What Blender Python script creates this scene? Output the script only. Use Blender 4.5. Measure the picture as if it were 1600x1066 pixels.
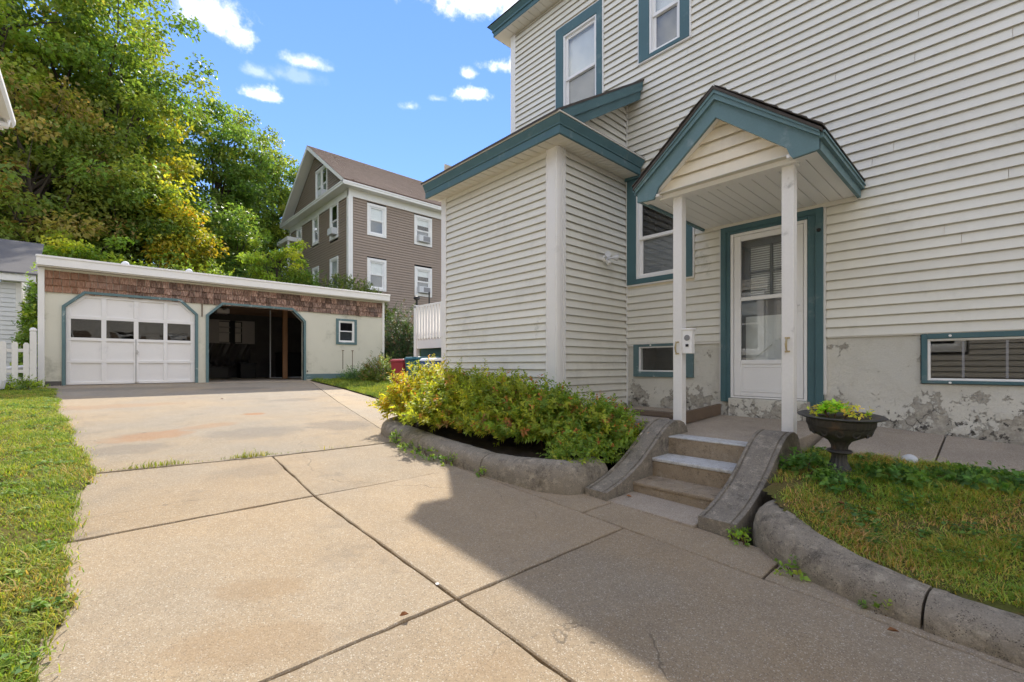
import bpy, bmesh, math, random
import numpy as np
from mathutils import Vector

# ---------------------------------------------------------------- scene, camera, sky, sun
for o in list(bpy.data.objects):
    bpy.data.objects.remove(o)
scene = bpy.context.scene
COL = scene.collection
VIEW = math.atan(660 / 711.0)            # view axis turned from +Y towards +X
cam = bpy.data.cameras.new('camera')
cam.lens = 16.0
cam.sensor_width = 36.0
cam.shift_y = 38 / 1600.0
cam.clip_start = 0.05
cam.clip_end = 2000
camo = bpy.data.objects.new('camera', cam)
COL.objects.link(camo)
camo.location = (0, 0, 1.22)
camo.rotation_euler = (math.radians(90), 0, -VIEW)
scene.camera = camo
scene.cycles.max_bounces = 7
scene.cycles.adaptive_threshold = 0.02
scene.cycles.transparent_max_bounces = 6
scene.cycles.diffuse_bounces = 4
scene.cycles.glossy_bounces = 3
scene.cycles.transmission_bounces = 3

SUN_EL, SUN_AZ = math.radians(43.0), math.radians(33.0)      # azimuth from +Y towards +X
world = bpy.data.worlds.new('World')
scene.world = world
world.use_nodes = True
wn = world.node_tree
wn.nodes.clear()
sky = wn.nodes.new('ShaderNodeTexSky')
sky.sky_type = 'NISHITA'
sky.sun_disc = False
sky.sun_elevation = SUN_EL
sky.sun_rotation = SUN_AZ
sky.air_density = 1.0
sky.dust_density = 0.0
sky.ozone_density = 2.0
wbg = wn.nodes.new('ShaderNodeBackground')
wbg.inputs['Strength'].default_value = 0.15
wout = wn.nodes.new('ShaderNodeOutputWorld')
wn.links.new(wbg.outputs[0], wout.inputs[0])

sun = bpy.data.lights.new('sun', 'SUN')
sun.energy = 2.0
sun.angle = math.radians(0.9)
sun.color = (1.0, 0.93, 0.82)
suno = bpy.data.objects.new('sun', sun)
COL.objects.link(suno)
sd = Vector((math.sin(SUN_AZ) * math.cos(SUN_EL), math.cos(SUN_AZ) * math.cos(SUN_EL), math.sin(SUN_EL)))
suno.rotation_euler = (-sd).to_track_quat('-Z', 'Y').to_euler()
suno.location = sd * 60

scene.view_settings.view_transform = 'Standard'
scene.view_settings.look = 'None'
scene.view_settings.gamma = 1.0
scene.view_settings.exposure = 1.82

# clouds live in the sky: soft ragged patches at given azimuth / elevation (degrees), half-width, half-height
def build_clouds():
    L = wn.links
    tc = wn.nodes.new('ShaderNodeTexCoord')
    def noise(scale, detail, w=0.6):
        n = wn.nodes.new('ShaderNodeTexNoise')
        n.inputs['Scale'].default_value = scale
        n.inputs['Detail'].default_value = detail
        n.inputs['Roughness'].default_value = w
        L.new(tc.outputs['Generated'], n.inputs['Vector'])
        return n
    n1 = noise(9, 6, 0.62)
    n2 = noise(30, 5, 0.65)
    def math_(op, a, b=None, clamp=False):
        m = wn.nodes.new('ShaderNodeMath')
        m.operation = op
        m.use_clamp = clamp
        for i, s in enumerate((a, b)):
            if s is None:
                continue
            if isinstance(s, (int, float)):
                m.inputs[i].default_value = s
            else:
                L.new(s, m.inputs[i])
        return m.outputs[0]
    def dot(v):
        m = wn.nodes.new('ShaderNodeVectorMath')
        m.operation = 'DOT_PRODUCT'
        L.new(tc.outputs['Generated'], m.inputs[0])
        m.inputs[1].default_value = v
        return m.outputs['Value']
    rag = math_('ADD', math_('MULTIPLY', math_('SUBTRACT', n1.outputs[0], 0.5), 2.0),
                math_('MULTIPLY', math_('SUBTRACT', n2.outputs[0], 0.5), 1.7))
    # azimuth (from +Y to +X), elevation, half width, half height, density
    C = [(9.1, 32.3, 4.4, 2.5, 1.0), (38.2, 38.5, 7.2, 2.3, 1.0), (13.8, 27.4, 1.9, 0.95, 1.0),
         (18.4, 31.2, 2.6, 0.8, 0.55), (37.9, 30.6, 2.4, 1.1, 1.0), (42.0, 33.2, 3.2, 1.1, 1.0),
         (37.5, 32.5, 1.2, 0.8, 0.9), (13.8, 23.2, 1.2, 0.9, 0.9), (30.2, 29.0, 1.3, 0.8, 0.6),
         (13.5, 29.3, 1.4, 0.7, 0.35), (17.5, 29.8, 3.0, 0.9, 0.25), (33.5, 30.0, 1.2, 0.5, 0.5)]
    total = None
    for az, el, w, h, k in C:
        a, e = math.radians(az), math.radians(el)
        c = Vector((math.sin(a) * math.cos(e), math.cos(a) * math.cos(e), math.sin(e)))
        r = Vector((math.cos(a), -math.sin(a), 0))
        u = r.cross(c)
        x = dot(tuple(r / math.sin(math.radians(w))))
        y = dot(tuple(u / math.sin(math.radians(h))))
        front = math_('GREATER_THAN', dot(tuple(c)), 0.5)
        # flat underside: stretch the lower half
        ylow = math_('MULTIPLY', math_('MINIMUM', y, 0), 0.6)
        y = math_('ADD', y, ylow)
        q = math_('SQRT', math_('ADD', math_('MULTIPLY', x, x), math_('MULTIPLY', y, y)))
        v = math_('MULTIPLY', math_('ADD', math_('SUBTRACT', 1.0, q), rag), 1.05, True)
        v = math_('MULTIPLY', math_('MULTIPLY', v, front), k)
        total = v if total is None else math_('MAXIMUM', total, v)
    # unseen broken cumulus added to brighten the shade, faded out where the camera looks
    def srange(v, a, b):
        m = wn.nodes.new('ShaderNodeMapRange')
        m.interpolation_type = 'SMOOTHSTEP'
        L.new(v, m.inputs['Value'])
        m.inputs['From Min'].default_value = a
        m.inputs['From Max'].default_value = b
        return m.outputs[0]
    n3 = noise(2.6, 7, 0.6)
    fill_cloud = srange(n3.outputs[0], 0.42, 0.57)
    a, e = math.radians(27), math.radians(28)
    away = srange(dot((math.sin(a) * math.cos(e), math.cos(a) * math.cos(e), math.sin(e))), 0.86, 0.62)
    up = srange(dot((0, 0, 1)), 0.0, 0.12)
    total = math_('MAXIMUM', total, math_('MULTIPLY', math_('MULTIPLY', fill_cloud, away), up))
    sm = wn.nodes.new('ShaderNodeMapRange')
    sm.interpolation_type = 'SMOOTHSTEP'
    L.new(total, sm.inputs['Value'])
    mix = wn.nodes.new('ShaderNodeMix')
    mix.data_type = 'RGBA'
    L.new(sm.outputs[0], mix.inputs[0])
    # an even clear sky: the glow round the sun is held back as in the photograph, in every direction alike
    bw = wn.nodes.new('ShaderNodeRGBToBW')
    L.new(sky.outputs[0], bw.inputs[0])
    gain = math_('MULTIPLY', 0.71, math_('POWER', bw.outputs[0], -0.42))
    sc_ = wn.nodes.new('ShaderNodeVectorMath')
    sc_.operation = 'SCALE'
    L.new(sky.outputs[0], sc_.inputs[0])
    L.new(gain, sc_.inputs['Scale'])
    hs_ = wn.nodes.new('ShaderNodeHueSaturation')
    hs_.inputs['Saturation'].default_value = 1.18
    hs_.inputs['Hue'].default_value = 0.512
    L.new(sc_.outputs[0], hs_.inputs['Color'])
    L.new(hs_.outputs[0], mix.inputs[6])
    cm = wn.nodes.new('ShaderNodeMix')
    cm.data_type = 'RGBA'
    L.new(srange(n2.outputs[0], 0.35, 0.65), cm.inputs[0])
    cm.inputs[6].default_value = (3.0, 3.0, 3.05, 1)
    cm.inputs[7].default_value = (3.8, 3.75, 3.7, 1)
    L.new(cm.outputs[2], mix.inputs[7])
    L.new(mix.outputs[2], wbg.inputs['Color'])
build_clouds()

# ---------------------------------------------------------------- mesh helpers
ORG = {}                                  # world origin of every root empty (children store vertices relative to it)

def tag(o, label=None, cat=None, group=None, kind=None):
    if label: o['label'] = label
    if cat: o['category'] = cat
    if group: o['group'] = group
    if kind: o['kind'] = kind
    return o

def thing(name, loc, label, cat, group=None):
    o = bpy.data.objects.new(name, None)
    COL.objects.link(o)
    o.location = loc
    o.empty_display_size = 0.2
    ORG[o.name] = Vector(loc)
    return tag(o, label, cat, group)

def link_mesh(me, name, mat, parent=None, loc=(0, 0, 0)):
    if mat is not None:
        me.materials.clear()
        me.materials.append(mat)
    o = bpy.data.objects.new(name, me)
    COL.objects.link(o)
    o.location = loc
    if parent is not None:
        o.parent = parent
        ORG[o.name] = ORG[parent.name]
    return o

class MB:
    def __init__(self):
        self.v, self.f = [], []
    def add(self, vs, fs):
        n = len(self.v)
        self.v += [tuple(p) for p in vs]
        self.f += [tuple(i + n for i in f) for f in fs]
        return self
    def hexa(self, p):
        return self.add(p, [(0, 3, 2, 1), (4, 5, 6, 7), (0, 1, 5, 4), (1, 2, 6, 5), (2, 3, 7, 6), (3, 0, 4, 7)])
    def box(self, x0, x1, y0, y1, z0, z1):
        return self.hexa([(x0, y0, z0), (x1, y0, z0), (x1, y1, z0), (x0, y1, z0),
                          (x0, y0, z1), (x1, y0, z1), (x1, y1, z1), (x0, y1, z1)])
    def fbox(self, fr, a0, a1, b0, b1, c0, c1):
        return self.hexa([fr(a0, b0, c0), fr(a1, b0, c0), fr(a1, b0, c1), fr(a0, b0, c1),
                          fr(a0, b1, c0), fr(a1, b1, c0), fr(a1, b1, c1), fr(a0, b1, c1)])
    def prism(self, poly, fn0, fn1):
        n = len(poly)
        self.add([fn0(*p) for p in poly] + [fn1(*p) for p in poly],
                 [tuple(range(n)), tuple(range(2 * n - 1, n - 1, -1))] +
                 [(i, (i + 1) % n, n + (i + 1) % n, n + i) for i in range(n)])
        return self
    def fprism(self, fr, poly, c0, c1):
        return self.prism(poly, lambda a, b: fr(a, b, c0), lambda a, b: fr(a, b, c1))
    def tube(self, path, rad, n=8, cap=True):
        path = [Vector(p) for p in path]
        if not isinstance(rad, (list, tuple)): rad = [rad] * len(path)
        rings = []
        up = Vector((0, 0, 1))
        prev = None
        for i, p in enumerate(path):
            d = (path[min(i + 1, len(path) - 1)] - path[max(i - 1, 0)]).normalized()
            if prev is None:
                x = d.cross(up if abs(d.z) < 0.95 else Vector((1, 0, 0))).normalized()
            else:
                x = (prev - d * prev.dot(d)).normalized()
            prev = x
            y = d.cross(x)
            rings.append([p + (x * math.cos(t) + y * math.sin(t)) * rad[i] for t in [2 * math.pi * k / n for k in range(n)]])
        vs = [q for r in rings for q in r]
        fs = [(i * n + k, i * n + (k + 1) % n, (i + 1) * n + (k + 1) % n, (i + 1) * n + k)
              for i in range(len(path) - 1) for k in range(n)]
        if cap:
            fs += [tuple(range(n - 1, -1, -1)), tuple((len(path) - 1) * n + k for k in range(n))]
        return self.add(vs, fs)
    def lathe(self, prof, c, n=32, flute=None):
        c = Vector(c)
        vs = []
        for j, (r, z) in enumerate(prof):
            for k in range(n):
                t = 2 * math.pi * k / n
                rr = r * (1 + (flute(j, t) if flute else 0))
                vs.append(c + Vector((rr * math.cos(t), rr * math.sin(t), z)))
        fs = [(i * n + k, i * n + (k + 1) % n, (i + 1) * n + (k + 1) % n, (i + 1) * n + k)
              for i in range(len(prof) - 1) for k in range(n)]
        fs += [tuple(range(n - 1, -1, -1)), tuple((len(prof) - 1) * n + k for k in range(n))]
        return self.add(vs, fs)
    def sweep(self, path, prof, closed_ends=True):
        """prof: list of (offset to the left-hand normal side, height); path: list of (x, y, z)"""
        path = [Vector(p) for p in path]
        m = len(prof)
        vs = []
        for i, p in enumerate(path):
            d = path[min(i + 1, len(path) - 1)] - path[max(i - 1, 0)]
            d.z = 0
            d.normalize()
            nrm = Vector((-d.y, d.x, 0))
            for q in prof:
                o, h = q[0], q[1]
                vs.append(p + nrm * o + Vector((0, 0, h)))
        fs = [(i * m + k, i * m + (k + 1) % m, (i + 1) * m + (k + 1) % m, (i + 1) * m + k)
              for i in range(len(path) - 1) for k in range(m)]
        if closed_ends:
            fs += [tuple(range(m - 1, -1, -1)), tuple((len(path) - 1) * m + k for k in range(m))]
        return self.add(vs, fs)
    def build(self, name, mat, parent=None, smooth=False, bevel=0.0, origin=None, seg=2, angle=40):
        org = ORG[parent.name] if parent is not None else Vector(origin or (0, 0, 0))
        me = bpy.data.meshes.new(name)
        me.from_pydata([(p[0] - org.x, p[1] - org.y, p[2] - org.z) for p in self.v], [], self.f)
        bm = bmesh.new()
        bm.from_mesh(me)
        bmesh.ops.recalc_face_normals(bm, faces=bm.faces)
        bm.to_mesh(me)
        bm.free()
        if smooth:
            me.polygons.foreach_set('use_smooth', [True] * len(me.polygons))
        o = link_mesh(me, name, mat, parent, (0, 0, 0) if parent is not None else org)
        if parent is None:
            ORG[o.name] = org
        if bevel:
            b = o.modifiers.new('bevel', 'BEVEL')
            b.width = bevel
            b.segments = seg
            b.limit_method = 'ANGLE'
            b.angle_limit = math.radians(angle)
        if smooth:
            try:
                me.set_sharp_from_angle(angle=math.radians(angle))
            except Exception:
                pass
        return o

def frameX(X):      # a plane facing -X: a = Y, b = Z, c = outwards
    return lambda a, b, c: (X - c, a, b)
def frameXp(X):     # a plane facing +X
    return lambda a, b, c: (X + c, a, b)
def frameY(Y):      # a plane facing -Y: a = X, b = Z, c = outwards
    return lambda a, b, c: (a, Y - c, b)
def frameYp(Y):
    return lambda a, b, c: (a, Y + c, b)

def fast_mesh(name, V, Q, cols=None, tri=False):
    V = np.asarray(V, np.float32)
    Q = np.asarray(Q, np.int32)
    me = bpy.data.meshes.new(name)
    k = Q.shape[1]
    me.vertices.add(len(V))
    me.vertices.foreach_set('co', V.ravel())
    me.loops.add(Q.size)
    me.loops.foreach_set('vertex_index', Q.ravel())
    me.polygons.add(len(Q))
    me.polygons.foreach_set('loop_start', np.arange(0, Q.size, k, dtype=np.int32))
    me.polygons.foreach_set('loop_total', np.full(len(Q), k, np.int32))
    me.update()
    if cols is not None:
        at = me.color_attributes.new('tint', 'FLOAT_COLOR', 'POINT')
        c4 = np.ones((len(V), 4), np.float32)
        c4[:, :3] = cols
        at.data.foreach_set('color', c4.ravel())
    return me

# ---------------------------------------------------------------- materials
MATS = {}
class G:
    def __init__(self, name):
        m = bpy.data.materials.new(name)
        m.use_nodes = True
        self.m, self.nt = m, m.node_tree
        self.nt.nodes.clear()
        self.out = self.n('ShaderNodeOutputMaterial')
        self.geo = self.n('ShaderNodeNewGeometry')
        self.oi = self.n('ShaderNodeObjectInfo')
        MATS[name] = m
    def n(self, t, **kw):
        x = self.nt.nodes.new(t)
        for k, v in kw.items(): setattr(x, k, v)
        return x
    def set(self, sock, v):
        if v is None: return
        if isinstance(v, bpy.types.NodeSocket): self.nt.links.new(v, sock)
        elif isinstance(v, (tuple, list)) and sock.type == 'RGBA': sock.default_value = tuple(v)[:3] + (1,)
        else: sock.default_value = v
    def noise(self, scale, detail=4, rough=0.55, vec=None, dist=0.0, ch=0):
        x = self.n('ShaderNodeTexNoise')
        self.set(x.inputs['Vector'], vec or self.geo.outputs['Position'])
        x.inputs['Scale'].default_value = scale
        x.inputs['Detail'].default_value = detail
        x.inputs['Roughness'].default_value = rough
        x.inputs['Distortion'].default_value = dist
        return x.outputs[ch]
    def voro(self, scale, feature='F1', vec=None, out='Distance'):
        x = self.n('ShaderNodeTexVoronoi', feature=feature)
        self.set(x.inputs['Vector'], vec or self.geo.outputs['Position'])
        x.inputs['Scale'].default_value = scale
        return x.outputs[out]
    def scale(self, v):
        x = self.n('ShaderNodeVectorMath', operation='MULTIPLY')
        self.nt.links.new(self.geo.outputs['Position'], x.inputs[0])
        x.inputs[1].default_value = v
        return x.outputs[0]
    def math(self, op, a, b=0.0, clamp=False):
        x = self.n('ShaderNodeMath', operation=op, use_clamp=clamp)
        self.set(x.inputs[0], a)
        self.set(x.inputs[1], b)
        return x.outputs[0]
    def ramp(self, v, lo, hi, a=0.0, b=1.0):
        x = self.n('ShaderNodeMapRange', interpolation_type='SMOOTHSTEP')
        self.set(x.inputs['Value'], v)
        x.inputs['From Min'].default_value = lo
        x.inputs['From Max'].default_value = hi
        x.inputs['To Min'].default_value = a
        x.inputs['To Max'].default_value = b
        return x.outputs[0]
    def mix(self, f, a, b, mode='MIX'):
        x = self.n('ShaderNodeMix', data_type='RGBA', blend_type=mode)
        self.set(x.inputs[0], f)
        self.set(x.inputs[6], a)
        self.set(x.inputs[7], b)
        return x.outputs[2]
    def xyz(self):
        x = self.n('ShaderNodeSeparateXYZ')
        self.nt.links.new(self.geo.outputs['Position'], x.inputs[0])
        return x.outputs
    def blob(self, cx, cy, rx, ry, ang=0.0, ragged=0.5, nz=6):
        """soft ragged stain round a point on the ground"""
        x, y, z = self.xyz()
        ca, sa = math.cos(ang), math.sin(ang)
        dx, dy = self.math('SUBTRACT', x, cx), self.math('SUBTRACT', y, cy)
        a = self.math('DIVIDE', self.math('ADD', self.math('MULTIPLY', dx, ca), self.math('MULTIPLY', dy, sa)), rx)
        b = self.math('DIVIDE', self.math('SUBTRACT', self.math('MULTIPLY', dy, ca), self.math('MULTIPLY', dx, sa)), ry)
        q = self.math('SQRT', self.math('ADD', self.math('MULTIPLY', a, a), self.math('MULTIPLY', b, b)))
        nn = self.math('MULTIPLY', self.math('SUBTRACT', self.noise(nz, 5, 0.6), 0.5), ragged * 2)
        return self.ramp(self.math('ADD', q, nn), 1.0, 0.55)
    def mixv(self, k, scale=3.0):
        """position pushed about by noise, for wandering lines"""
        nz = self.n('ShaderNodeTexNoise')
        nz.inputs['Scale'].default_value = scale
        nz.inputs['Detail'].default_value = 6
        self.nt.links.new(self.geo.outputs['Position'], nz.inputs['Vector'])
        sc = self.n('ShaderNodeVectorMath', operation='SCALE')
        self.nt.links.new(nz.outputs['Color'], sc.inputs[0])
        sc.inputs['Scale'].default_value = k
        ad = self.n('ShaderNodeVectorMath', operation='ADD')
        self.nt.links.new(self.geo.outputs['Position'], ad.inputs[0])
        self.nt.links.new(sc.outputs[0], ad.inputs[1])
        return ad.outputs[0]
    def value(self, col, lo, hi, fac):
        """multiply a colour by lo..hi"""
        x = self.n('ShaderNodeMapRange')
        self.set(x.inputs['Value'], fac)
        x.inputs['To Min'].default_value = lo
        x.inputs['To Max'].default_value = hi
        c = self.n('ShaderNodeCombineColor')
        for i in range(3): self.nt.links.new(x.outputs[0], c.inputs[i])
        return self.mix(1.0, col, c.outputs[0], 'MULTIPLY')
    def bump(self, h, strength=0.3, dist=0.01, normal=None):
        x = self.n('ShaderNodeBump')
        self.set(x.inputs['Height'], h)
        x.inputs['Strength'].default_value = strength
        x.inputs['Distance'].default_value = dist
        if normal: self.nt.links.new(normal, x.inputs['Normal'])
        return x.outputs[0]
    def finish(self, col, rough=0.6, normal=None, spec=0.4, metal=0.0):
        p = self.n('ShaderNodeBsdfPrincipled')
        self.set(p.inputs['Base Color'], col)
        self.set(p.inputs['Roughness'], rough)
        self.set(p.inputs['Metallic'], metal)
        p.inputs['Specular IOR Level'].default_value = spec
        if normal: self.nt.links.new(normal, p.inputs['Normal'])
        self.nt.links.new(p.outputs[0], self.out.inputs[0])
        return self.m

def plain(name, col, rough=0.6, var=0.12, scale=2.0, fine=0.06, fscale=60, bump=0.0, bscale=80, spec=0.4, metal=0.0, rnd=0.0, dirt=None, dirt_lo=0.55, dirt_hi=0.75, dscale=1.5):
    g = G(name)
    c = g.value(col, 1 - var, 1 + var, g.noise(scale, 4))
    c = g.value(c, 1 - fine, 1 + fine, g.noise(fscale, 3))
    if rnd:
        c = g.value(c, 1 - rnd, 1 + rnd, g.oi.outputs['Random'])
    if dirt:
        c = g.mix(g.ramp(g.noise(dscale, 6, 0.65), dirt_lo, dirt_hi), c, dirt)
    nrm = g.bump(g.noise(bscale, 4), bump, 0.004) if bump else None
    return g.finish(c, rough, nrm, spec, metal)

def vinyl(name, col, streak=0.05, dirt=(0.30, 0.29, 0.22)):
    g = G(name)
    c = g.value(col, 0.94, 1.05, g.noise(0.9, 4))
    c = g.value(c, 0.965, 1.03, g.oi.outputs['Random'])
    c = g.value(c, 1 - streak, 1 + streak, g.noise(2.2, 5, 0.6, g.scale((6, 6, 0.7))))
    grime = g.math('MULTIPLY', g.ramp(g.noise(1.7, 6, 0.68), 0.52, 0.76), 0.26)
    c = g.mix(grime, c, dirt)
    mold = g.math('MULTIPLY', g.ramp(g.math('ADD', g.noise(0.9, 3), g.math('MULTIPLY', g.noise(14, 5, 0.7), 0.35)), 0.86, 1.0), 0.55)
    c = g.mix(mold, c, (0.20, 0.21, 0.12))
    n = g.bump(g.noise(9, 4, 0.6, g.scale((1.2, 1.2, 14))), 0.12, 0.004)
    return g.finish(c, 0.48, n, 0.4)
vinyl('cream_vinyl', (0.775, 0.757, 0.675))
vinyl('cream_vinyl_warm', (0.78, 0.70, 0.545))
vinyl('brown_vinyl', (0.32, 0.25, 0.195), dirt=(0.15, 0.13, 0.1))
vinyl('white_vinyl', (0.74, 0.75, 0.76), dirt=(0.4, 0.4, 0.38))
vinyl('grey_vinyl', (0.56, 0.52, 0.45), dirt=(0.3, 0.28, 0.24))
plain('white_trim', (0.82, 0.805, 0.775), 0.45, 0.05, 1.5, 0.03, bump=0.05, dirt=(0.52, 0.51, 0.46), dirt_lo=0.62, dirt_hi=0.85, dscale=2.2)
plain('worn_white', (0.80, 0.785, 0.755), 0.6, 0.08, 2.5, 0.05, 40, bump=0.2, bscale=60, dirt=(0.42, 0.41, 0.38), dirt_lo=0.60, dirt_hi=0.78, dscale=5)
plain('teal_trim', (0.066, 0.142, 0.160), 0.5, 0.22, 2.2, 0.08, 50, bump=0.12, dirt=(0.16, 0.225, 0.23), dirt_lo=0.56, dirt_hi=0.78, dscale=5, rnd=0.06)
plain('faded_teal', (0.125, 0.215, 0.235), 0.6, 0.2, 2.2, 0.1, 50, bump=0.15, dirt=(0.23, 0.31, 0.325), dirt_lo=0.54, dirt_hi=0.76, dscale=6, rnd=0.06)
plain('worn_teal', (0.115, 0.190, 0.200), 0.6, 0.2, 2.0, 0.08, 50, bump=0.15, dirt=(0.36, 0.42, 0.42), dirt_lo=0.58, dirt_hi=0.68, dscale=6)
plain('pvc_sash', (0.84, 0.835, 0.82), 0.35, 0.03, 2, 0.02)
plain('dark_gap', (0.02, 0.02, 0.022), 0.8, 0.2, 4)
plain('room_dark', (0.035, 0.034, 0.036), 0.9, 0.3, 2)
plain('blind_white', (0.72, 0.74, 0.74), 0.7, 0.06, 4)
plain('insect_screen', (0.20, 0.215, 0.23), 0.7, 0.1, 4, 0.2, 500)
plain('brass', (0.45, 0.38, 0.24), 0.3, 0.1, 8, metal=0.9)
plain('steel', (0.55, 0.55, 0.56), 0.35, 0.1, 8, metal=0.85)
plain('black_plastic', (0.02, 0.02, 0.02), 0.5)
plain('grey_plastic', (0.25, 0.25, 0.26), 0.5)
plain('soffit_cream', (0.66, 0.63, 0.55), 0.55, 0.06, 1.5, 0.04, dirt=(0.40, 0.33, 0.24), dirt_lo=0.6, dirt_hi=0.85)
plain('roof_shingle', (0.075, 0.066, 0.06), 0.9, 0.3, 3, 0.4, 180, bump=0.5, bscale=250)
plain('grey_shingle', (0.12, 0.115, 0.115), 0.9, 0.25, 2, 0.35, 60, bump=0.4, bscale=120)
plain('soil', (0.045, 0.034, 0.026), 0.95, 0.35, 5, 0.4, 70, bump=1.0, bscale=60)
plain('timber', (0.16, 0.115, 0.08), 0.85, 0.25, 3, 0.25, 60, bump=0.5, bscale=60)
plain('raw_lumber', (0.42, 0.22, 0.11), 0.7, 0.2, 3, 0.15, 60, bump=0.2)
plain('bark', (0.075, 0.058, 0.045), 0.9, 0.3, 4, 0.35, 40, bump=0.8, bscale=30)
plain('stem', (0.10, 0.055, 0.035), 0.85, 0.3, 12)
plain('cast_iron', (0.052, 0.049, 0.047), 0.55, 0.3, 8, 0.25, 90, bump=0.5, bscale=120, dirt=(0.13, 0.085, 0.06), dirt_lo=0.56, dirt_hi=0.72, dscale=7, spec=0.5)
plain('red_bin', (0.30, 0.03, 0.04), 0.45)
plain('teal_bin', (0.015, 0.10, 0.13), 0.45)
plain('blue_bin', (0.03, 0.09, 0.30), 0.45)
plain('lid_white', (0.72, 0.74, 0.78), 0.5)
plain('deck_green', (0.035, 0.085, 0.075), 0.7, 0.2, 3)
plain('garage_wall', (0.66, 0.64, 0.54), 0.85, 0.09, 1.2, 0.06, 60, bump=0.35, bscale=18, dirt=(0.36, 0.35, 0.27), dirt_lo=0.56, dirt_hi=0.78, dscale=1.4)
plain('door_white', (0.80, 0.785, 0.775), 0.45, 0.05, 1.5, 0.03, dirt=(0.55, 0.55, 0.55), dirt_lo=0.6, dirt_hi=0.85, dscale=2)
plain('cabinet_grey', (0.48, 0.45, 0.43), 0.7, 0.12, 2)
plain('cabinet_shelf', (0.70, 0.66, 0.62), 0.7, 0.15, 3)
plain('tarp_black', (0.09, 0.085, 0.085), 0.3, 0.3, 3, spec=0.6)
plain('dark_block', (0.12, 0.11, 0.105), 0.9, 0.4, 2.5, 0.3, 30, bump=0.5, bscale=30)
plain('joist', (0.24, 0.15, 0.10), 0.85, 0.25, 3)
plain('litter_white', (0.78, 0.78, 0.78), 0.6)
plain('dead_leaf', (0.30, 0.13, 0.05), 0.8, 0.3, 30, rnd=0.3)
plain('ac_white', (0.62, 0.63, 0.64), 0.5)
plain('curtain', (0.80, 0.82, 0.80), 0.8, 0.1, 6)

def mk_shingle_brown():
    g = G('brown_roof')
    c = g.value((0.145, 0.095, 0.075), 0.75, 1.25, g.noise(1.2, 4))
    br = g.n('ShaderNodeTexBrick')
    g.set(br.inputs['Vector'], g.scale((3.2, 0.0, 3.2)))
    c = g.value(c, 0.55, 1.45, g.noise(7, 5, 0.7))
    c = g.value(c, 0.7, 1.3, g.noise(3, 2, 0.5, g.scale((2.2, 8, 8))))
    return g.finish(c, 0.9, g.bump(g.noise(40, 3), 0.4, 0.01), 0.2)
mk_shingle_brown()

def mk_cedar():
    g = G('cedar_shingle')
    grain = g.noise(6, 5, 0.65, g.scale((9, 9, 0.9)))
    c = g.mix(g.ramp(grain, 0.38, 0.64), (0.115, 0.060, 0.043), (0.36, 0.245, 0.19))
    c = g.value(c, 0.50, 1.60, g.oi.outputs['Random'])
    c = g.mix(g.math('MULTIPLY', g.ramp(g.noise(1.1, 3), 0.45, 0.7), 0.4), c, (0.20, 0.165, 0.15))
    lft = g.ramp(g.xyz()[0], 1.5, -0.6)
    c = g.mix(g.math('MULTIPLY', lft, 0.45), c, (0.33, 0.155, 0.075))
    return g.finish(c, 0.85, g.bump(grain, 0.6, 0.01), 0.2)
mk_cedar()

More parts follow.
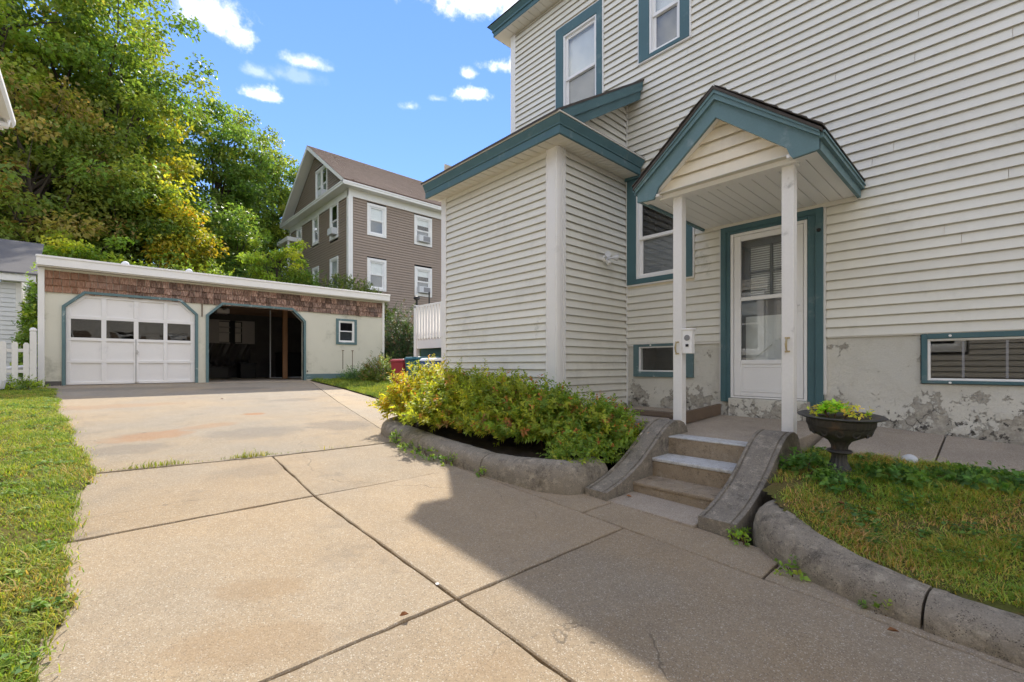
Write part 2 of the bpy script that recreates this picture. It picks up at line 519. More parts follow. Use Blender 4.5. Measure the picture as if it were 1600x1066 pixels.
def mk_concrete(name, base, alt, stains=True, dark=0.0):
    g = G(name)
    c = g.mix(g.ramp(g.noise(0.55, 5, 0.6), 0.38, 0.66), base, alt)
    c = g.value(c, 0.90, 1.10, g.oi.outputs['Random']) if stains else c
    c = g.value(c, 0.80, 1.18, g.noise(3.3, 6, 0.7))
    c = g.value(c, 0.84, 1.16, g.noise(28, 4, 0.7))
    sp = g.noise(240, 2, 0.7)
    c = g.value(c, 0.60, 1.40, sp)
    peb = g.voro(230, 'F1', out='Color')
    hs = g.n('ShaderNodeSeparateColor')
    g.set(hs.inputs[0], peb)
    c = g.mix(g.math('MULTIPLY', g.ramp(hs.outputs[0], 0.86, 0.97), 0.65), c, (0.58, 0.54, 0.46))
    c = g.mix(g.math('MULTIPLY', g.ramp(hs.outputs[1], 0.86, 0.97), 0.55), c, (0.15, 0.125, 0.10))
    c = g.mix(g.math('MULTIPLY', g.ramp(g.noise(1.3, 7, 0.72), 0.54, 0.74), 0.45), c, (0.18, 0.16, 0.135))
    if stains:
        rust = (0.36, 0.16, 0.055)
        for (x, y, rx, ry, an, k) in ((0.55, 7.0, 0.55, 0.36, 0.3, 0.42), (1.95, 8.25, 0.20, 0.16, 0, 0.6), (0.2, 10.2, 1.3, 0.35, 0, 0.22), (1.2, 7.4, 0.5, 0.2, 0.3, 0.25)):
            c = g.mix(g.math('MULTIPLY', g.blob(x, y, rx, ry, an), k), c, rust)
        for (x, y, rx, ry, an, k) in ((0.62, 2.47, 0.27, 0.13, -0.6, 0.34), (0.50, 2.03, 0.42, 0.17, -0.6, 0.36), (1.05, 1.25, 0.3, 0.2, 0.2, 0.25)):
            c = g.mix(g.math('MULTIPLY', g.blob(x, y, rx, ry, an, 0.55, 9), k), c, (0.30, 0.205, 0.115))
        for (x, y, rx, ry, an, k) in ((1.6, 6.6, 0.7, 0.5, 0, 0.3), (2.7, 6.6, 0.5, 0.6, 0.5, 0.35), (0.3, 6.3, 0.5, 0.35, 0, 0.3), (3.1, 9.9, 0.6, 0.3, 0, 0.3), (1.1, 4.7, 0.45, 0.3, 0, 0.22), (2.6, 12.6, 0.9, 0.45, 0, 0.4), (0.5, 13.4, 1.6, 0.5, 0, 0.35)):
            c = g.mix(g.math('MULTIPLY', g.blob(x, y, rx, ry, an), k), c, (0.13, 0.12, 0.11))
    c = g.value(c, 0.74, 1.26, g.noise(85, 3, 0.7))
    ck = g.voro(0.42, 'DISTANCE_TO_EDGE', g.mixv(0.35))
    hair = g.math('MULTIPLY', g.ramp(ck, 0.0022, 0.0006), g.ramp(g.noise(0.7, 2), 0.50, 0.58))
    c = g.mix(g.math('MULTIPLY', hair, 0.55), c, (0.10, 0.085, 0.07))
    h = g.math('ADD', g.math('ADD', sp, g.noise(85, 3, 0.7)), g.math('MULTIPLY', g.noise(12, 4), 0.6))
    h = g.math('SUBTRACT', h, hair)
    return g.finish(c, 0.9, g.bump(h, 0.6, 0.006), 0.2)
mk_concrete('drive_concrete', (0.365, 0.278, 0.18), (0.335, 0.275, 0.20))
mk_concrete('apron_concrete', (0.33, 0.28, 0.212), (0.385, 0.298, 0.195))
mk_concrete('walk_concrete', (0.42, 0.35, 0.275), (0.34, 0.285, 0.225), False)

def mk_old_concrete(name, base, light, dark, lo=0.55, hi=0.72):
    g = G(name)
    c = g.value(base, 0.70, 1.30, g.noise(9, 7, 0.75))
    c = g.mix(g.math('MULTIPLY', g.ramp(g.noise(11, 8, 0.78), lo - 0.03, hi), 0.85), c, light)
    c = g.mix(g.math('MULTIPLY', g.ramp(g.noise(5, 8, 0.78), 0.50, 0.68), 0.75), c, dark)
    agg = g.noise(75, 3, 0.6)
    c = g.mix(g.math('MULTIPLY', g.ramp(agg, 0.60, 0.68), 0.65), c, light)
    pit = g.ramp(g.voro(110), 0.34, 0.16)
    pits = g.math('MULTIPLY', pit, g.ramp(g.noise(20, 4, 0.7), 0.45, 0.55))
    c = g.mix(g.math('MULTIPLY', pits, 0.75), c, (0.05, 0.045, 0.04))
    moss = g.math('MULTIPLY', g.ramp(g.noise(3.1, 6, 0.7), 0.60, 0.72), 0.35)
    c = g.mix(moss, c, (0.11, 0.105, 0.05))
    c = g.value(c, 0.5, 1.5, g.noise(170, 3, 0.75))
    h = g.math('ADD', g.noise(130, 4, 0.75), g.math('MULTIPLY', g.noise(34, 6, 0.75), 1.2))
    h = g.math('SUBTRACT', h, g.math('MULTIPLY', pits, 1.1))
    return g.finish(c, 0.95, g.bump(h, 0.9, 0.006), 0.12)
mk_old_concrete('kerb_concrete', (0.30, 0.262, 0.208), (0.47, 0.41, 0.32), (0.13, 0.115, 0.094), 0.52, 0.66)
mk_old_concrete('cheek_concrete', (0.26, 0.23, 0.188), (0.47, 0.41, 0.325), (0.105, 0.095, 0.082), 0.54, 0.68)
mk_old_concrete('riser_concrete', (0.34, 0.27, 0.19), (0.46, 0.40, 0.31), (0.19, 0.145, 0.095))
mk_old_concrete('tread_paint', (0.58, 0.58, 0.57), (0.48, 0.45, 0.40), (0.40, 0.36, 0.30), 0.60, 0.75)

def mk_stucco():
    g = G('stucco')
    z = g.xyz()[2]
    c = g.value((0.66, 0.64, 0.565), 0.86, 1.10, g.noise(1.6, 5, 0.6))
    c = g.mix(g.math('MULTIPLY', g.ramp(g.noise(0.8, 4), 0.45, 0.7), 0.5), c, (0.57, 0.565, 0.53))
    c = g.mix(g.math('MULTIPLY', g.ramp(g.noise(3.0, 6, 0.7, g.scale((1, 1, 0.35))), 0.52, 0.72), 0.30), c, (0.42, 0.39, 0.32))
    low = g.ramp(z, 1.16, 0.60)                      # paint has flaked off near the foot of the wall
    pn = g.math('ADD', g.noise(4.5, 9, 0.70), g.math('MULTIPLY', low, 0.15))
    flake = g.ramp(pn, 0.625, 0.640)
    rim = g.math('SUBTRACT', g.ramp(pn, 0.607, 0.625), flake)
    under = g.mix(g.ramp(g.noise(16, 6, 0.75), 0.38, 0.66), (0.27, 0.245, 0.205), (0.47, 0.435, 0.36))
    c = g.mix(g.math('MULTIPLY', flake, 0.8), c, under)
    c = g.mix(g.math('MULTIPLY', rim, 0.35), c, (0.22, 0.2, 0.17))
    pn2 = g.math('ADD', g.noise(13, 8, 0.72), g.math('MULTIPLY', low, 0.13))
    specks = g.math('MULTIPLY', g.ramp(pn2, 0.690, 0.715), g.ramp(g.noise(1.9, 3), 0.42, 0.56))
    c = g.mix(g.math('MULTIPLY', specks, 0.9), c, (0.085, 0.078, 0.068))
    wv = g.n('ShaderNodeVectorMath', operation='ADD')
    nz = g.n('ShaderNodeTexNoise')
    nz.inputs['Scale'].default_value = 6
    nz.inputs['Detail'].default_value = 5
    g.nt.links.new(g.geo.outputs['Position'], nz.inputs['Vector'])
    sc = g.n('ShaderNodeVectorMath', operation='SCALE')
    g.nt.links.new(nz.outputs['Color'], sc.inputs[0])
    sc.inputs['Scale'].default_value = 0.28
    g.nt.links.new(g.geo.outputs['Position'], wv.inputs[0])
    g.nt.links.new(sc.outputs[0], wv.inputs[1])
    crack = g.math('MULTIPLY', g.ramp(g.voro(2.6, 'DISTANCE_TO_EDGE', wv.outputs[0]), 0.012, 0.003), g.math('MULTIPLY', low, g.ramp(g.noise(2.3, 4), 0.46, 0.58)))
    c = g.mix(g.math('MULTIPLY', crack, 0.8), c, (0.12, 0.11, 0.09))
    c = g.value(c, 0.86, 1.14, g.noise(90, 4, 0.7))
    h = g.math('ADD', g.math('MULTIPLY', g.noise(6, 6, 0.62), 1.2), g.math('MULTIPLY', g.noise(55, 4), 0.3))
    h = g.math('SUBTRACT', h, g.math('ADD', g.math('MULTIPLY', flake, 0.45), g.math('ADD', specks, crack)))
    return g.finish(c, 0.9, g.bump(h, 0.8, 0.018), 0.2)
mk_stucco()

def mk_ground():
    g = G('ground_earth')
    c = g.mix(g.ramp(g.noise(0.8, 5), 0.4, 0.65), (0.06, 0.05, 0.032), (0.07, 0.085, 0.03))
    c = g.value(c, 0.6, 1.4, g.noise(30, 4, 0.7))
    return g.finish(c, 0.95, g.bump(g.noise(25, 4), 0.8, 0.03), 0.1)
mk_ground()
def mk_lawn(name, a, b, d):
    g = G(name)
    c = g.mix(g.ramp(g.noise(1.6, 5), 0.4, 0.62), a, b)
    c = g.mix(g.ramp(g.noise(5, 5, 0.7), 0.52, 0.68), c, d)
    c = g.value(c, 0.5, 1.5, g.noise(80, 4, 0.7))
    return g.finish(c, 0.95, g.bump(g.noise(60, 4), 1.0, 0.02), 0.1)
mk_lawn('lawn_earth', (0.085, 0.10, 0.025), (0.14, 0.125, 0.035), (0.10, 0.075, 0.04))
mk_lawn('lawn_shade_earth', (0.11, 0.12, 0.03), (0.16, 0.13, 0.045), (0.17, 0.105, 0.055))

def mk_leaf(name, trans=0.45, rough=0.55, gain=1.0):
    g = G(name)
    a = g.n('ShaderNodeAttribute', attribute_name='tint')
    c = g.value(a.outputs['Color'], 0.82 * gain, 1.18 * gain, g.noise(11, 2))
    d = g.n('ShaderNodeBsdfPrincipled')
    g.set(d.inputs['Base Color'], c)
    d.inputs['Roughness'].default_value = rough
    d.inputs['Specular IOR Level'].default_value = 0.25
    t = g.n('ShaderNodeBsdfTranslucent')
    g.set(t.inputs['Color'], g.mix(1.0, c, (1.5, 1.45, 0.7), 'MULTIPLY'))
    m = g.n('ShaderNodeMixShader')
    m.inputs[0].default_value = trans
    g.nt.links.new(d.outputs[0], m.inputs[1])
    g.nt.links.new(t.outputs[0], m.inputs[2])
    g.nt.links.new(m.outputs[0], g.out.inputs[0])
    return g.m
mk_leaf('leaf', 0.5, 0.5, 2.4)
mk_leaf('grass_blade', 0.35, 0.6, 1.5)

def mk_glass(name, tint=(0.86, 0.9, 0.92), bumpy=0.0, boost=1.0):
    g = G(name)
    fr = g.n('ShaderNodeFresnel')
    g.set(fr.inputs['IOR'], g.math('ADD', 1.55, g.math('MULTIPLY', g.geo.outputs['Backfacing'], 1 / 1.55 - 1.55)))
    gl = g.n('ShaderNodeBsdfGlossy')
    gl.inputs['Roughness'].default_value = 0.015
    if bumpy:
        nb = g.bump(g.noise(2.2, 2), bumpy, 0.02)
        g.nt.links.new(nb, gl.inputs['Normal'])
    tr = g.n('ShaderNodeBsdfTransparent')
    tr.inputs[0].default_value = tint + (1,)
    m = g.n('ShaderNodeMixShader')
    f = g.math('MULTIPLY', fr.outputs[0], boost, True)
    g.nt.links.new(f, m.inputs[0])
    g.nt.links.new(tr.outputs[0], m.inputs[1])
    g.nt.links.new(gl.outputs[0], m.inputs[2])
    g.nt.links.new(m.outputs[0], g.out.inputs[0])
    return g.m
mk_glass('glass', (0.97, 0.98, 0.98), boost=1.25)
mk_glass('old_glass', (0.7, 0.72, 0.72), 0.12, 1.3)
M = MATS

# ---------------------------------------------------------------- terrain
SL = 0.052
def sstep(t):
    t = max(0.0, min(1.0, t))
    return t * t * (3 - 2 * t)
def gz(x, y):                              # level of the drive and the land round it
    yy = max(-12.0, min(y, 14.6))
    z = SL * yy
    s0 = 20.3 if x < 7.8 else 20.3 - 3.6 * sstep((x - 7.8) / 1.5)
    z += 2.55 * sstep((y - s0) / 2.2)
    if y > 23: z += 0.03 * min(y - 23, 60)
    return z
def make_ground():
    xs = sorted(set([-400, -200, -100, -60, -40, -28, -20] + list(np.arange(-15, 25, 0.75)) + [26, 30, 40, 60, 100, 200, 400]))
    ys = sorted(set([-400, -200, -100, -50, -30, -20, -12, -8, -5] + list(np.arange(-3, 34, 0.75)) + [14.6, 36, 40, 48, 60, 83, 120, 200, 400]))
    V = [(x, y, gz(x, y) - 0.07) for y in ys for x in xs]
    n = len(xs)
    F = [(j * n + i, j * n + i + 1, (j + 1) * n + i + 1, (j + 1) * n + i) for j in range(len(ys) - 1) for i in range(n - 1)]
    o = MB().add(V, F).build('ground', M['ground_earth'], smooth=True)
    tag(o, kind='structure')
make_ground()

# ---------------------------------------------------------------- driveway: slabs with open joints
drive = MB().box(-0.9, 4.9, -8.4, 14.5, -0.62, -0.61).build('driveway', M['soil'])
tag(drive, kind='structure')
def slab(poly, mat, dz=0.0, thick=0.09, gap=0.007, nsub=0.4):
    """poly: corners (x, y) counter-clockwise, shrunk by the joint gap; top follows the slope of the drive"""
    c = Vector((sum(p[0] for p in poly) / len(poly), sum(p[1] for p in poly) / len(poly)))
    n = len(poly)
    pts = []
    for i in range(n):
        p0, p1, p2 = Vector(poly[i - 1]), Vector(poly[i]), Vector(poly[(i + 1) % n])
        e1, e2 = (p1 - p0).normalized(), (p2 - p1).normalized()
        n1, n2 = Vector((-e1.y, e1.x)), Vector((-e2.y, e2.x))
        pts.append(p1 + (n1 + n2) / (1 + n1.dot(n2)) * gap)
    er = random.Random(int(c.x * 100 + c.y * 1000))
    fine = []
    for i in range(n):
        a, b = pts[i], pts[(i + 1) % n]
        m = max(1, int((b - a).length / 0.09))
        nr = Vector((-(b - a).y, (b - a).x)).normalized()
        for k in range(m):
            w_ = 0 if k == 0 else er.gauss(0, 0.0022) + (0.007 if er.random() < 0.05 else 0)
            fine.append(a.lerp(b, k / m) + nr * w_)
    mb = MB()
    mb.prism([(p.x, p.y) for p in fine], lambda x, y: (x, y, SL * y + dz - thick), lambda x, y: (x, y, SL * y + dz))
    return mb.build('slab', M[mat], drive, bevel=0.006, seg=1, angle=60)
XJ = 1.30
Yc = [-2.6, 1.79, 3.69]
for x0, x1 in ((-0.55, XJ), (XJ, 2.72)):
    for y0, y1 in ((-8.4, -6.5), (-6.5, -4.5), (-4.5, -2.6), (-2.6, -0.1), (-0.1, 1.79), (1.79, 3.69)):
        slab([(x0, y0), (x1, y0), (x1, y1), (x0, y1)], 'drive_concrete', random.Random(int(x0 * 10 + y0 * 7)).uniform(-0.003, 0.003))
slab([(-0.55, 3.69), (XJ, 3.69), (1.40, 5.18), (-0.55, 5.42)], 'drive_concrete', 0.002)
slab([(XJ, 3.69), (2.72, 3.66), (2.86, 5.13), (1.40, 5.18)], 'drive_concrete', -0.002)
for y0, y1 in ((-2.6, 0.9), (0.9, 2.15), (2.15, 3.66)):
    slab([(2.72, y0), (3.15, y0), (3.15, y1), (2.72, y1)], 'drive_concrete', -0.001)
slab([(2.72, 3.66), (3.15, 3.66), (3.15, 5.13), (2.86, 5.13)], 'drive_concrete', 0.001)
slab([(-0.9, 5.49), (1.40, 5.18), (2.86, 5.13), (3.65, 8.95), (1.6, 9.28), (-0.9, 9.5)], 'apron_concrete', 0.004)
slab([(-0.9, 9.5), (1.6, 9.28), (3.65, 8.95), (4.83, 14.02), (4.86, 14.52), (-0.9, 14.52)], 'apron_concrete', 0.0)
slab([(2.86, 5.13), (3.5, 5.13), (3.9, 6.0), (4.45, 7.6), (4.62, 9.3), (4.85, 11.8), (4.95, 14.52), (4.86, 14.52), (4.83, 14.02), (3.65, 8.95)], 'apron_concrete', -0.002)
slab([(3.9, 6.45), (6.4, 6.45), (6.4, 7.55), (4.45, 7.6)], 'apron_concrete', -0.003)

street = MB().hexa([(-60, -13.0, -0.66), (60, -13.0, -0.66), (60, -8.6, -0.50), (-60, -8.6, -0.50), (-60, -13.0, -0.64), (60, -13.0, -0.64), (60, -8.6, -0.45), (-60, -8.6, -0.45)]).build('street', M['walk_concrete'])
tag(street, kind='structure')

# ---------------------------------------------------------------- shared builders
def siding(parent, fr, a0, a1, z0, z1, mat, holes=(), pitch=0.1016, lip=0.024, clip=None, name='siding_plank', joined=False, seed=1, base_c=0.0, gap=0.012):
    """horizontal lapped boards; holes = (a0, a1, z0, z1); clip(z) gives the a-range at that height"""
    rng = random.Random(seed)
    z = z0
    all_mb = MB()
    made = 0
    while z < z1 - 0.004:
        zt = min(z + pitch, z1)
        segs = [(a0, a1)]
        if clip:
            lo0, hi0 = clip(z)
            lo1, hi1 = clip(zt)
        for (h0, h1, hz0, hz1) in holes:
            if zt > hz0 + 0.004 and z < hz1 - 0.004:
                new = []
                for s in segs:
                    if h1 <= s[0] or h0 >= s[1]: new.append(s)
                    else:
                        if h0 > s[0] + 0.01: new.append((s[0], h0))
                        if h1 < s[1] - 0.01: new.append((h1, s[1]))
                segs = new
        for s in segs:
            parts = [s]
            if not joined and s[1] - s[0] > 3.2 and rng.random() < 0.7:
                c = rng.uniform(s[0] + 0.8, s[1] - 0.8)
                parts = [(s[0], c), (c + 0.0035, s[1])]
            for q in parts:
                if clip:
                    q0, q1, t0, t1 = max(q[0], lo0), min(q[1], hi0), max(q[0], lo1), min(q[1], hi1)
                    if q1 - q0 < 0.01: continue
                    if t1 < t0: t0 = t1 = (t0 + t1) / 2
                else:
                    q0, q1, t0, t1 = q[0], q[1], q[0], q[1]
                w = rng.uniform(-0.0012, 0.0012)
                mb = all_mb if joined else MB()
                c0 = base_c
                pts = [fr(q0, z + w, c0 + lip - 0.010), fr(q1, z + w, c0 + lip - 0.010), fr(q1, z + w, c0 + lip), fr(q0, z + w, c0 + lip),
                       fr(t0, zt - gap, c0 - 0.010), fr(t1, zt - gap, c0 - 0.010), fr(t1, zt - gap, c0 + 0.002), fr(t0, zt - gap, c0 + 0.002)]
                mb.hexa(pts)
                mb.hexa([fr(t0, zt - gap - 0.004, c0 - 0.0118), fr(t1, zt - gap - 0.004, c0 - 0.0118), fr(t1, zt - gap - 0.004, c0 - 0.0102), fr(t0, zt - gap - 0.004, c0 - 0.0102),
                         fr(t0, zt + 0.012, c0 - 0.0118), fr(t1, zt + 0.012, c0 - 0.0118), fr(t1, zt + 0.012, c0 - 0.0102), fr(t0, zt + 0.012, c0 - 0.0102)])
                if not joined:
                    mb.build(name, mat, parent)
                    made += 1
        z += pitch
    if joined:
        return tag(all_mb.build(name, mat, parent), kind='stuff')
    return made

def ring(mb, fr, a0, a1, b0, b1, wl, wr, wb, wt, c0, c1):
    """a rectangular frame: outer size, member widths"""
    mb.fbox(fr, a0, a0 + wl, b0, b1, c0, c1)
    mb.fbox(fr, a1 - wr, a1, b0, b1, c0, c1)
    mb.fbox(fr, a0 + wl, a1 - wr, b0, b0 + wb, c0, c1 - 0.001)
    mb.fbox(fr, a0 + wl, a1 - wr, b1 - wt, b1, c0, c1 - 0.001)
    return mb

def window(parent, fr, a0, a1, b0, b1, rail=None, trim=(0.1, 0.1, 0.1, 0.1), trim_mat='teal_trim', proud=0.03, blind=None, curtain=None, screen=True, sash=0.045, head=0.0, fw=0.03, muntins=0, depth=0.06, glass='glass', edge=None):
    """a0..b1: outer size of the white sash unit; trim = left, right, bottom, top casing widths"""
    l, r, b, t = trim
    w = ring(MB(), fr, a0 - l, a1 + r, b0 - b, b1 + t, l, r, b, t, -0.05, proud).build('window', M[trim_mat], parent, bevel=0.004)
    if edge:
        ring(MB(), fr, a0 - l - 0.018, a1 + r + 0.018, b0 - b - 0.018, b1 + t + 0.018, 0.018, 0.018, 0.018, 0.018, -0.02, proud - 0.008).build('casing_channel', M[edge], w)
    if head:
        MB().fbox(fr, a0 - l - 0.02, a1 + r + 0.02, b1 + t - 0.003, b1 + t + head, -0.02, proud + 0.03).build('head_cap', M[trim_mat], w, bevel=0.004)
    fmb = ring(MB(), fr, a0 + 0.001, a1 - 0.001, b0 + 0.001, b1 - 0.001, fw, fw, fw, fw, -depth - 0.02, proud - 0.012)
    fmb.build('frame', M['pvc_sash'], w, bevel=0.003)
    ai, aj, bi, bj = a0 + fw, a1 - fw, b0 + fw, b1 - fw
    if rail is None:
        sashes = [(bi, bj, 0.0)]
    else:
        sashes = [(rail - 0.02, bj, 0.0), (bi, rail + 0.02, -0.022)]
    for k, (s0, s1, cc) in enumerate(sashes):
        cc = cc if rail is None else (0.0 if k == 0 else -0.024)
        ring(MB(), fr, ai, aj, s0, s1, sash, sash, sash, sash, -0.028 + cc, -0.004 + cc).build('sash', M['pvc_sash'], w, bevel=0.002)
        MB().fbox(fr, ai + sash - 0.004, aj - sash + 0.004, s0 + sash - 0.004, s1 - sash + 0.004, -0.019 + cc, -0.013 + cc).build('pane', M[glass], w)
    if screen and rail is not None:
        MB().fbox(fr, ai + 0.01, aj - 0.01, bi + 0.01, rail - 0.015, -0.0605, -0.0600).build('screen', M['insect_screen'], w)
    if blind:
        zb0, zb1 = blind
        mb = MB()
        z = zb1
        while z > zb0:
            mb.fbox(fr, ai, aj, z - 0.022, z - 0.002, -0.098 - 0.006, -0.098)
            z -= 0.024
        tag(mb.build('blind', M['blind_white'], w), kind='stuff')
    if curtain:
        zb0, zb1 = curtain
        MB().fbox(fr, ai, aj, zb0, zb1, -0.070, -0.066).build('shade', M['curtain'], w)
    # the dark room behind
    mb = MB()
    mb.fbox(fr, ai - 0.02, aj + 0.02, bi - 0.02, bj + 0.02, -0.50, -0.49)
    mb.fbox(fr, ai - 0.03, ai - 0.02, bi - 0.02, bj + 0.02, -0.49, -0.085)
    mb.fbox(fr, aj + 0.02, aj + 0.03, bi - 0.02, bj + 0.02, -0.49, -0.085)
    mb.fbox(fr, ai - 0.02, aj + 0.02, bi - 0.03, bi - 0.02, -0.49, -0.085)
    mb.fbox(fr, ai - 0.02, aj + 0.02, bj + 0.02, bj + 0.03, -0.49, -0.085)
    mb.build('room_recess', M['room_dark'], w)
    return w

# ---------------------------------------------------------------- the main house
XW = 5.9
house = thing('house', (5.9, 2.0, 0.6), 'cream sided house with teal trim and gabled entry porch', 'house')
FW = frameX(XW)
W1 = (2.93, 3.65, 2.48, 3.79)
W2 = (4.36, 5.05, 5.34, 6.78)
W3 = (2.975, 3.438, 5.67, 6.76)
B1 = (2.90, 3.62, 1.13, 1.49)
B2 = (-1.10, 0.49, 1.075, 1.472)
holes = [(W1[0] - 0.15, W1[1] + 0.165, W1[2] - 0.09, W1[3] + 0.19),
         (W2[0] - 0.125, W2[1] + 0.175, W2[2] - 0.12, W2[3] + 0.19),
         (W3[0] - 0.15, W3[1] + 0.18, W3[2] - 0.07, W3[3] + 0.19),
         (1.305, 2.45, 0.0, 2.955)]
ZB = 1.53
# boards of the long wall: the part above and beside the entry, stopping at the bump-out and its roof
roofz = lambda x: 4.21 + 0.61 * (x - 4.08)
ZM = ZB + 0.1016 * 37
siding(house, FW, -4.2, 3.815, ZB, ZM, M['cream_vinyl'], holes, seed=3)
hole2 = [(h[0], h[1], h[2], h[3]) for h in holes]
siding(house, FW, -4.2, 6.25, ZM, 7.47, M['cream_vinyl'], hole2, seed=4)
# starter strip under the lowest board
MB().box(XW - 0.012, XW + 0.03, 2.45, 3.80, ZB - 0.028, ZB + 0.01).build('starter_strip', M['white_trim'], house)
MB().box(XW - 0.012, XW + 0.03, -4.2, 1.30, ZB - 0.012, ZB + 0.01).build('starter_strip', M['white_trim'], house)
# corner posts and j-channels
MB().box(XW - 0.022, XW + 0.1, 6.245, 6.375, 4.4, 7.47).build('corner_board', M['white_trim'], house, bevel=0.006)
MB().box(XW - 0.02, XW + 0.01, 3.808, 3.826, 0.62, 5.1).build('inside_corner_channel', M['white_trim'], house)
# walls behind the boards (the solid body of the house)
core = MB()
core.box(6.45, 13.5, -4.2, 6.34, 0.2, 7.5)
core.build('wall_core', M['room_dark'], house)
wb = MB()
def wall_with_holes(mb, a0, a1, z0, z1, hs, x0, x1):
    az = sorted(set([a0, a1] + [v for h in hs for v in h[:2] if a0 < v < a1]))
    zz = sorted(set([z0, z1] + [v for h in hs for v in h[2:] if z0 < v < z1]))
    for i in range(len(az) - 1):
        for j in range(len(zz) - 1):
            ca, cz = (az[i] + az[i + 1]) / 2, (zz[j] + zz[j + 1]) / 2
            if any(h[0] < ca < h[1] and h[2] < cz < h[3] for h in hs): continue
            mb.box(x0, x1, az[i], az[i + 1], zz[j], zz[j + 1])
inner = [(W1[0] - .02, W1[1] + .02, W1[2] - .02, W1[3] + .02), (W2[0] - .02, W2[1] + .02, W2[2] - .02, W2[3] + .02), (W3[0] - .02, W3[1] + .02, W3[2] - .02, W3[3] + .02), (1.45, 2.34, 0.0, 2.87)]
wall_with_holes(wb, -4.2, 6.34, ZB, 7.5, inner, XW + 0.012, XW + 0.03)
wb.box(XW + 0.012, 13.5, 6.335, 6.345, 4.2, 7.5)
wb.box(XW + 0.012, 13.5, -4.21, -4.2, 0.0, 7.5)
wb.build('sheathing', M['cream_vinyl_warm'], house)

# stucco foundation, lumpy by real displacement
def foundation():
    rng = np.random.default_rng(5)
    hs = [(B1[0] - 0.09, B1[1] + 0.08, B1[2] - 0.075, 1.6), (B2[0], B2[1] + 0.045, B2[2] - 0.03, 1.6), (1.44, 2.33, 0.0, 1.6)]
    ys = np.arange(-4.2, 3.861, 0.03)
    zs = np.arange(0.2, 1.561, 0.03)
    ph = rng.uniform(0, 6.28, (14, 2))
    k = rng.uniform(1.5, 16, (14, 2)) * rng.choice([-1, 1], (14, 2))
    Yg, Zg = np.meshgrid(ys, zs)
    D = sum(np.sin(k[i, 0] * Yg + ph[i, 0] + 1.3 * np.sin(k[i, 1] * Zg)) * np.sin(k[i, 1] * Zg + ph[i, 1]) / (2 + abs(k[i]).sum() * .25) for i in range(14))
    low = np.clip((1.15 - Zg) / 0.6, 0, 1)
    D = D * (0.007 + 0.012 * low) + 0.02 * low ** 2
    n = len(ys)
    V = np.stack([XW + 0.012 - D, Yg, Zg], -1).reshape(-1, 3)
    F = []
    for j in range(len(zs) - 1):
        for i in range(n - 1):
            cy, cz = ys[i] + .015, zs[j] + .015
            if any(h[0] < cy < h[1] and h[2] < cz < h[3] for h in hs): continue
            F.append((j * n + i, j * n + i + 1, (j + 1) * n + i + 1, (j + 1) * n + i))
    me = fast_mesh('foundation_wall', V - np.array(ORG[house.name]), F)
    me.polygons.foreach_set('use_smooth', [True] * len(me.polygons))
    link_mesh(me, 'foundation_wall', M['stucco'], house)
foundation()
MB().box(XW + 0.06, XW + 0.3, -4.2, 1.44, 0.1, 1.07).box(XW + 0.06, XW + 0.3, 2.33, 3.84, 0.1, 1.07).build('footing', M['stucco'], house)
MB().box(XW - 0.06, XW + 0.3, 1.45, 2.33, 0.45, 0.815).build('door_sill_block', M['stucco'], house, bevel=0.01)

# windows of the long wall
w1 = window(house, FW, *W1, rail=3.07, trim=(0.135, 0.15, 0.075, 0.16), proud=0.045, head=0.05, edge='white_trim')
w2 = window(house, FW, *W2, rail=6.04, trim=(0.11, 0.16, 0.1, 0.17), proud=0.045, curtain=(5.38, 6.75), edge='white_trim', screen=True)
w3 = window(house, FW, *W3, rail=6.22, trim=(0.135, 0.165, 0.055, 0.17), proud=0.045, curtain=(6.1, 6.75), edge='white_trim')
for w, t in ((w2, 'upstairs window with pale shade over the low roof'), (w3, 'small upstairs window at the top edge'), (w1, 'ground floor window left of the entry')): w['label'] = t
# basement windows
b1 = window(house, FW, *B1, trim=(0.10, 0.085, 0.075, 0.035), trim_mat='worn_teal', proud=0.02, screen=False, sash=0.006, fw=0.014, glass='glass')
b2 = window(house, FW, *B2, trim=(0.03, 0.042, 0.028, 0.05), trim_mat='teal_trim', proud=0.02, screen=False, sash=0.008, fw=0.014, glass='glass')
for y in (0.245, -0.03, -0.31, -0.58, -0.85):
    MB().fbox(FW, y - 0.008, y + 0.008, B2[2] + 0.03, B2[3] - 0.03, -0.03, 0.004).build('mullion', M['grey_plastic'], b2)
for y, z in ((0.33, 1.497), (0.33, 1.058), (3.42, 1.508)):
    MB().tube([(XW - 0.02, y, z), (XW - 0.036, y, z)], 0.011, 10).build('turn_button', M['pvc_sash'], b2 if y < 1 else b1)

# ---- entry door
door = MB()
door.fbox(FW, 2.315, 2.425, 0.765, 2.93, -0.05, 0.035).fbox(FW, 1.328, 1.478, 0.765, 2.93, -0.05, 0.035).fbox(FW, 1.478, 2.315, 2.852, 2.93, -0.05, 0.034)
door.fbox(FW, 2.36, 2.425, 0.768, 2.945, 0.03, 0.055).fbox(FW, 1.328, 1.40, 0.768, 2.945, 0.03, 0.055).fbox(FW, 1.328, 2.425, 2.885, 2.947, 0.03, 0.054)
door = door.build('door', M['teal_trim'], house, bevel=0.005)
ring(MB(), FW, 1.308, 2.445, 0.9, 2.96, 0.02, 0.02, 0.001, 0.018, -0.01, 0.028).build('casing_channel', M['white_trim'], door)
ring(MB(), FW, 1.482, 2.312, 0.82, 2.85, 0.035, 0.035, 0.02, 0.035, -0.05, 0.03).build('door_frame', M['pvc_sash'], door, bevel=0.004)
ring(MB(), FW, 1.522, 2.272, 0.845, 2.812, 0.078, 0.078, 0.05, 0.065, -0.008, 0.024).build('storm_door_stiles', M['pvc_sash'], door, bevel=0.006)
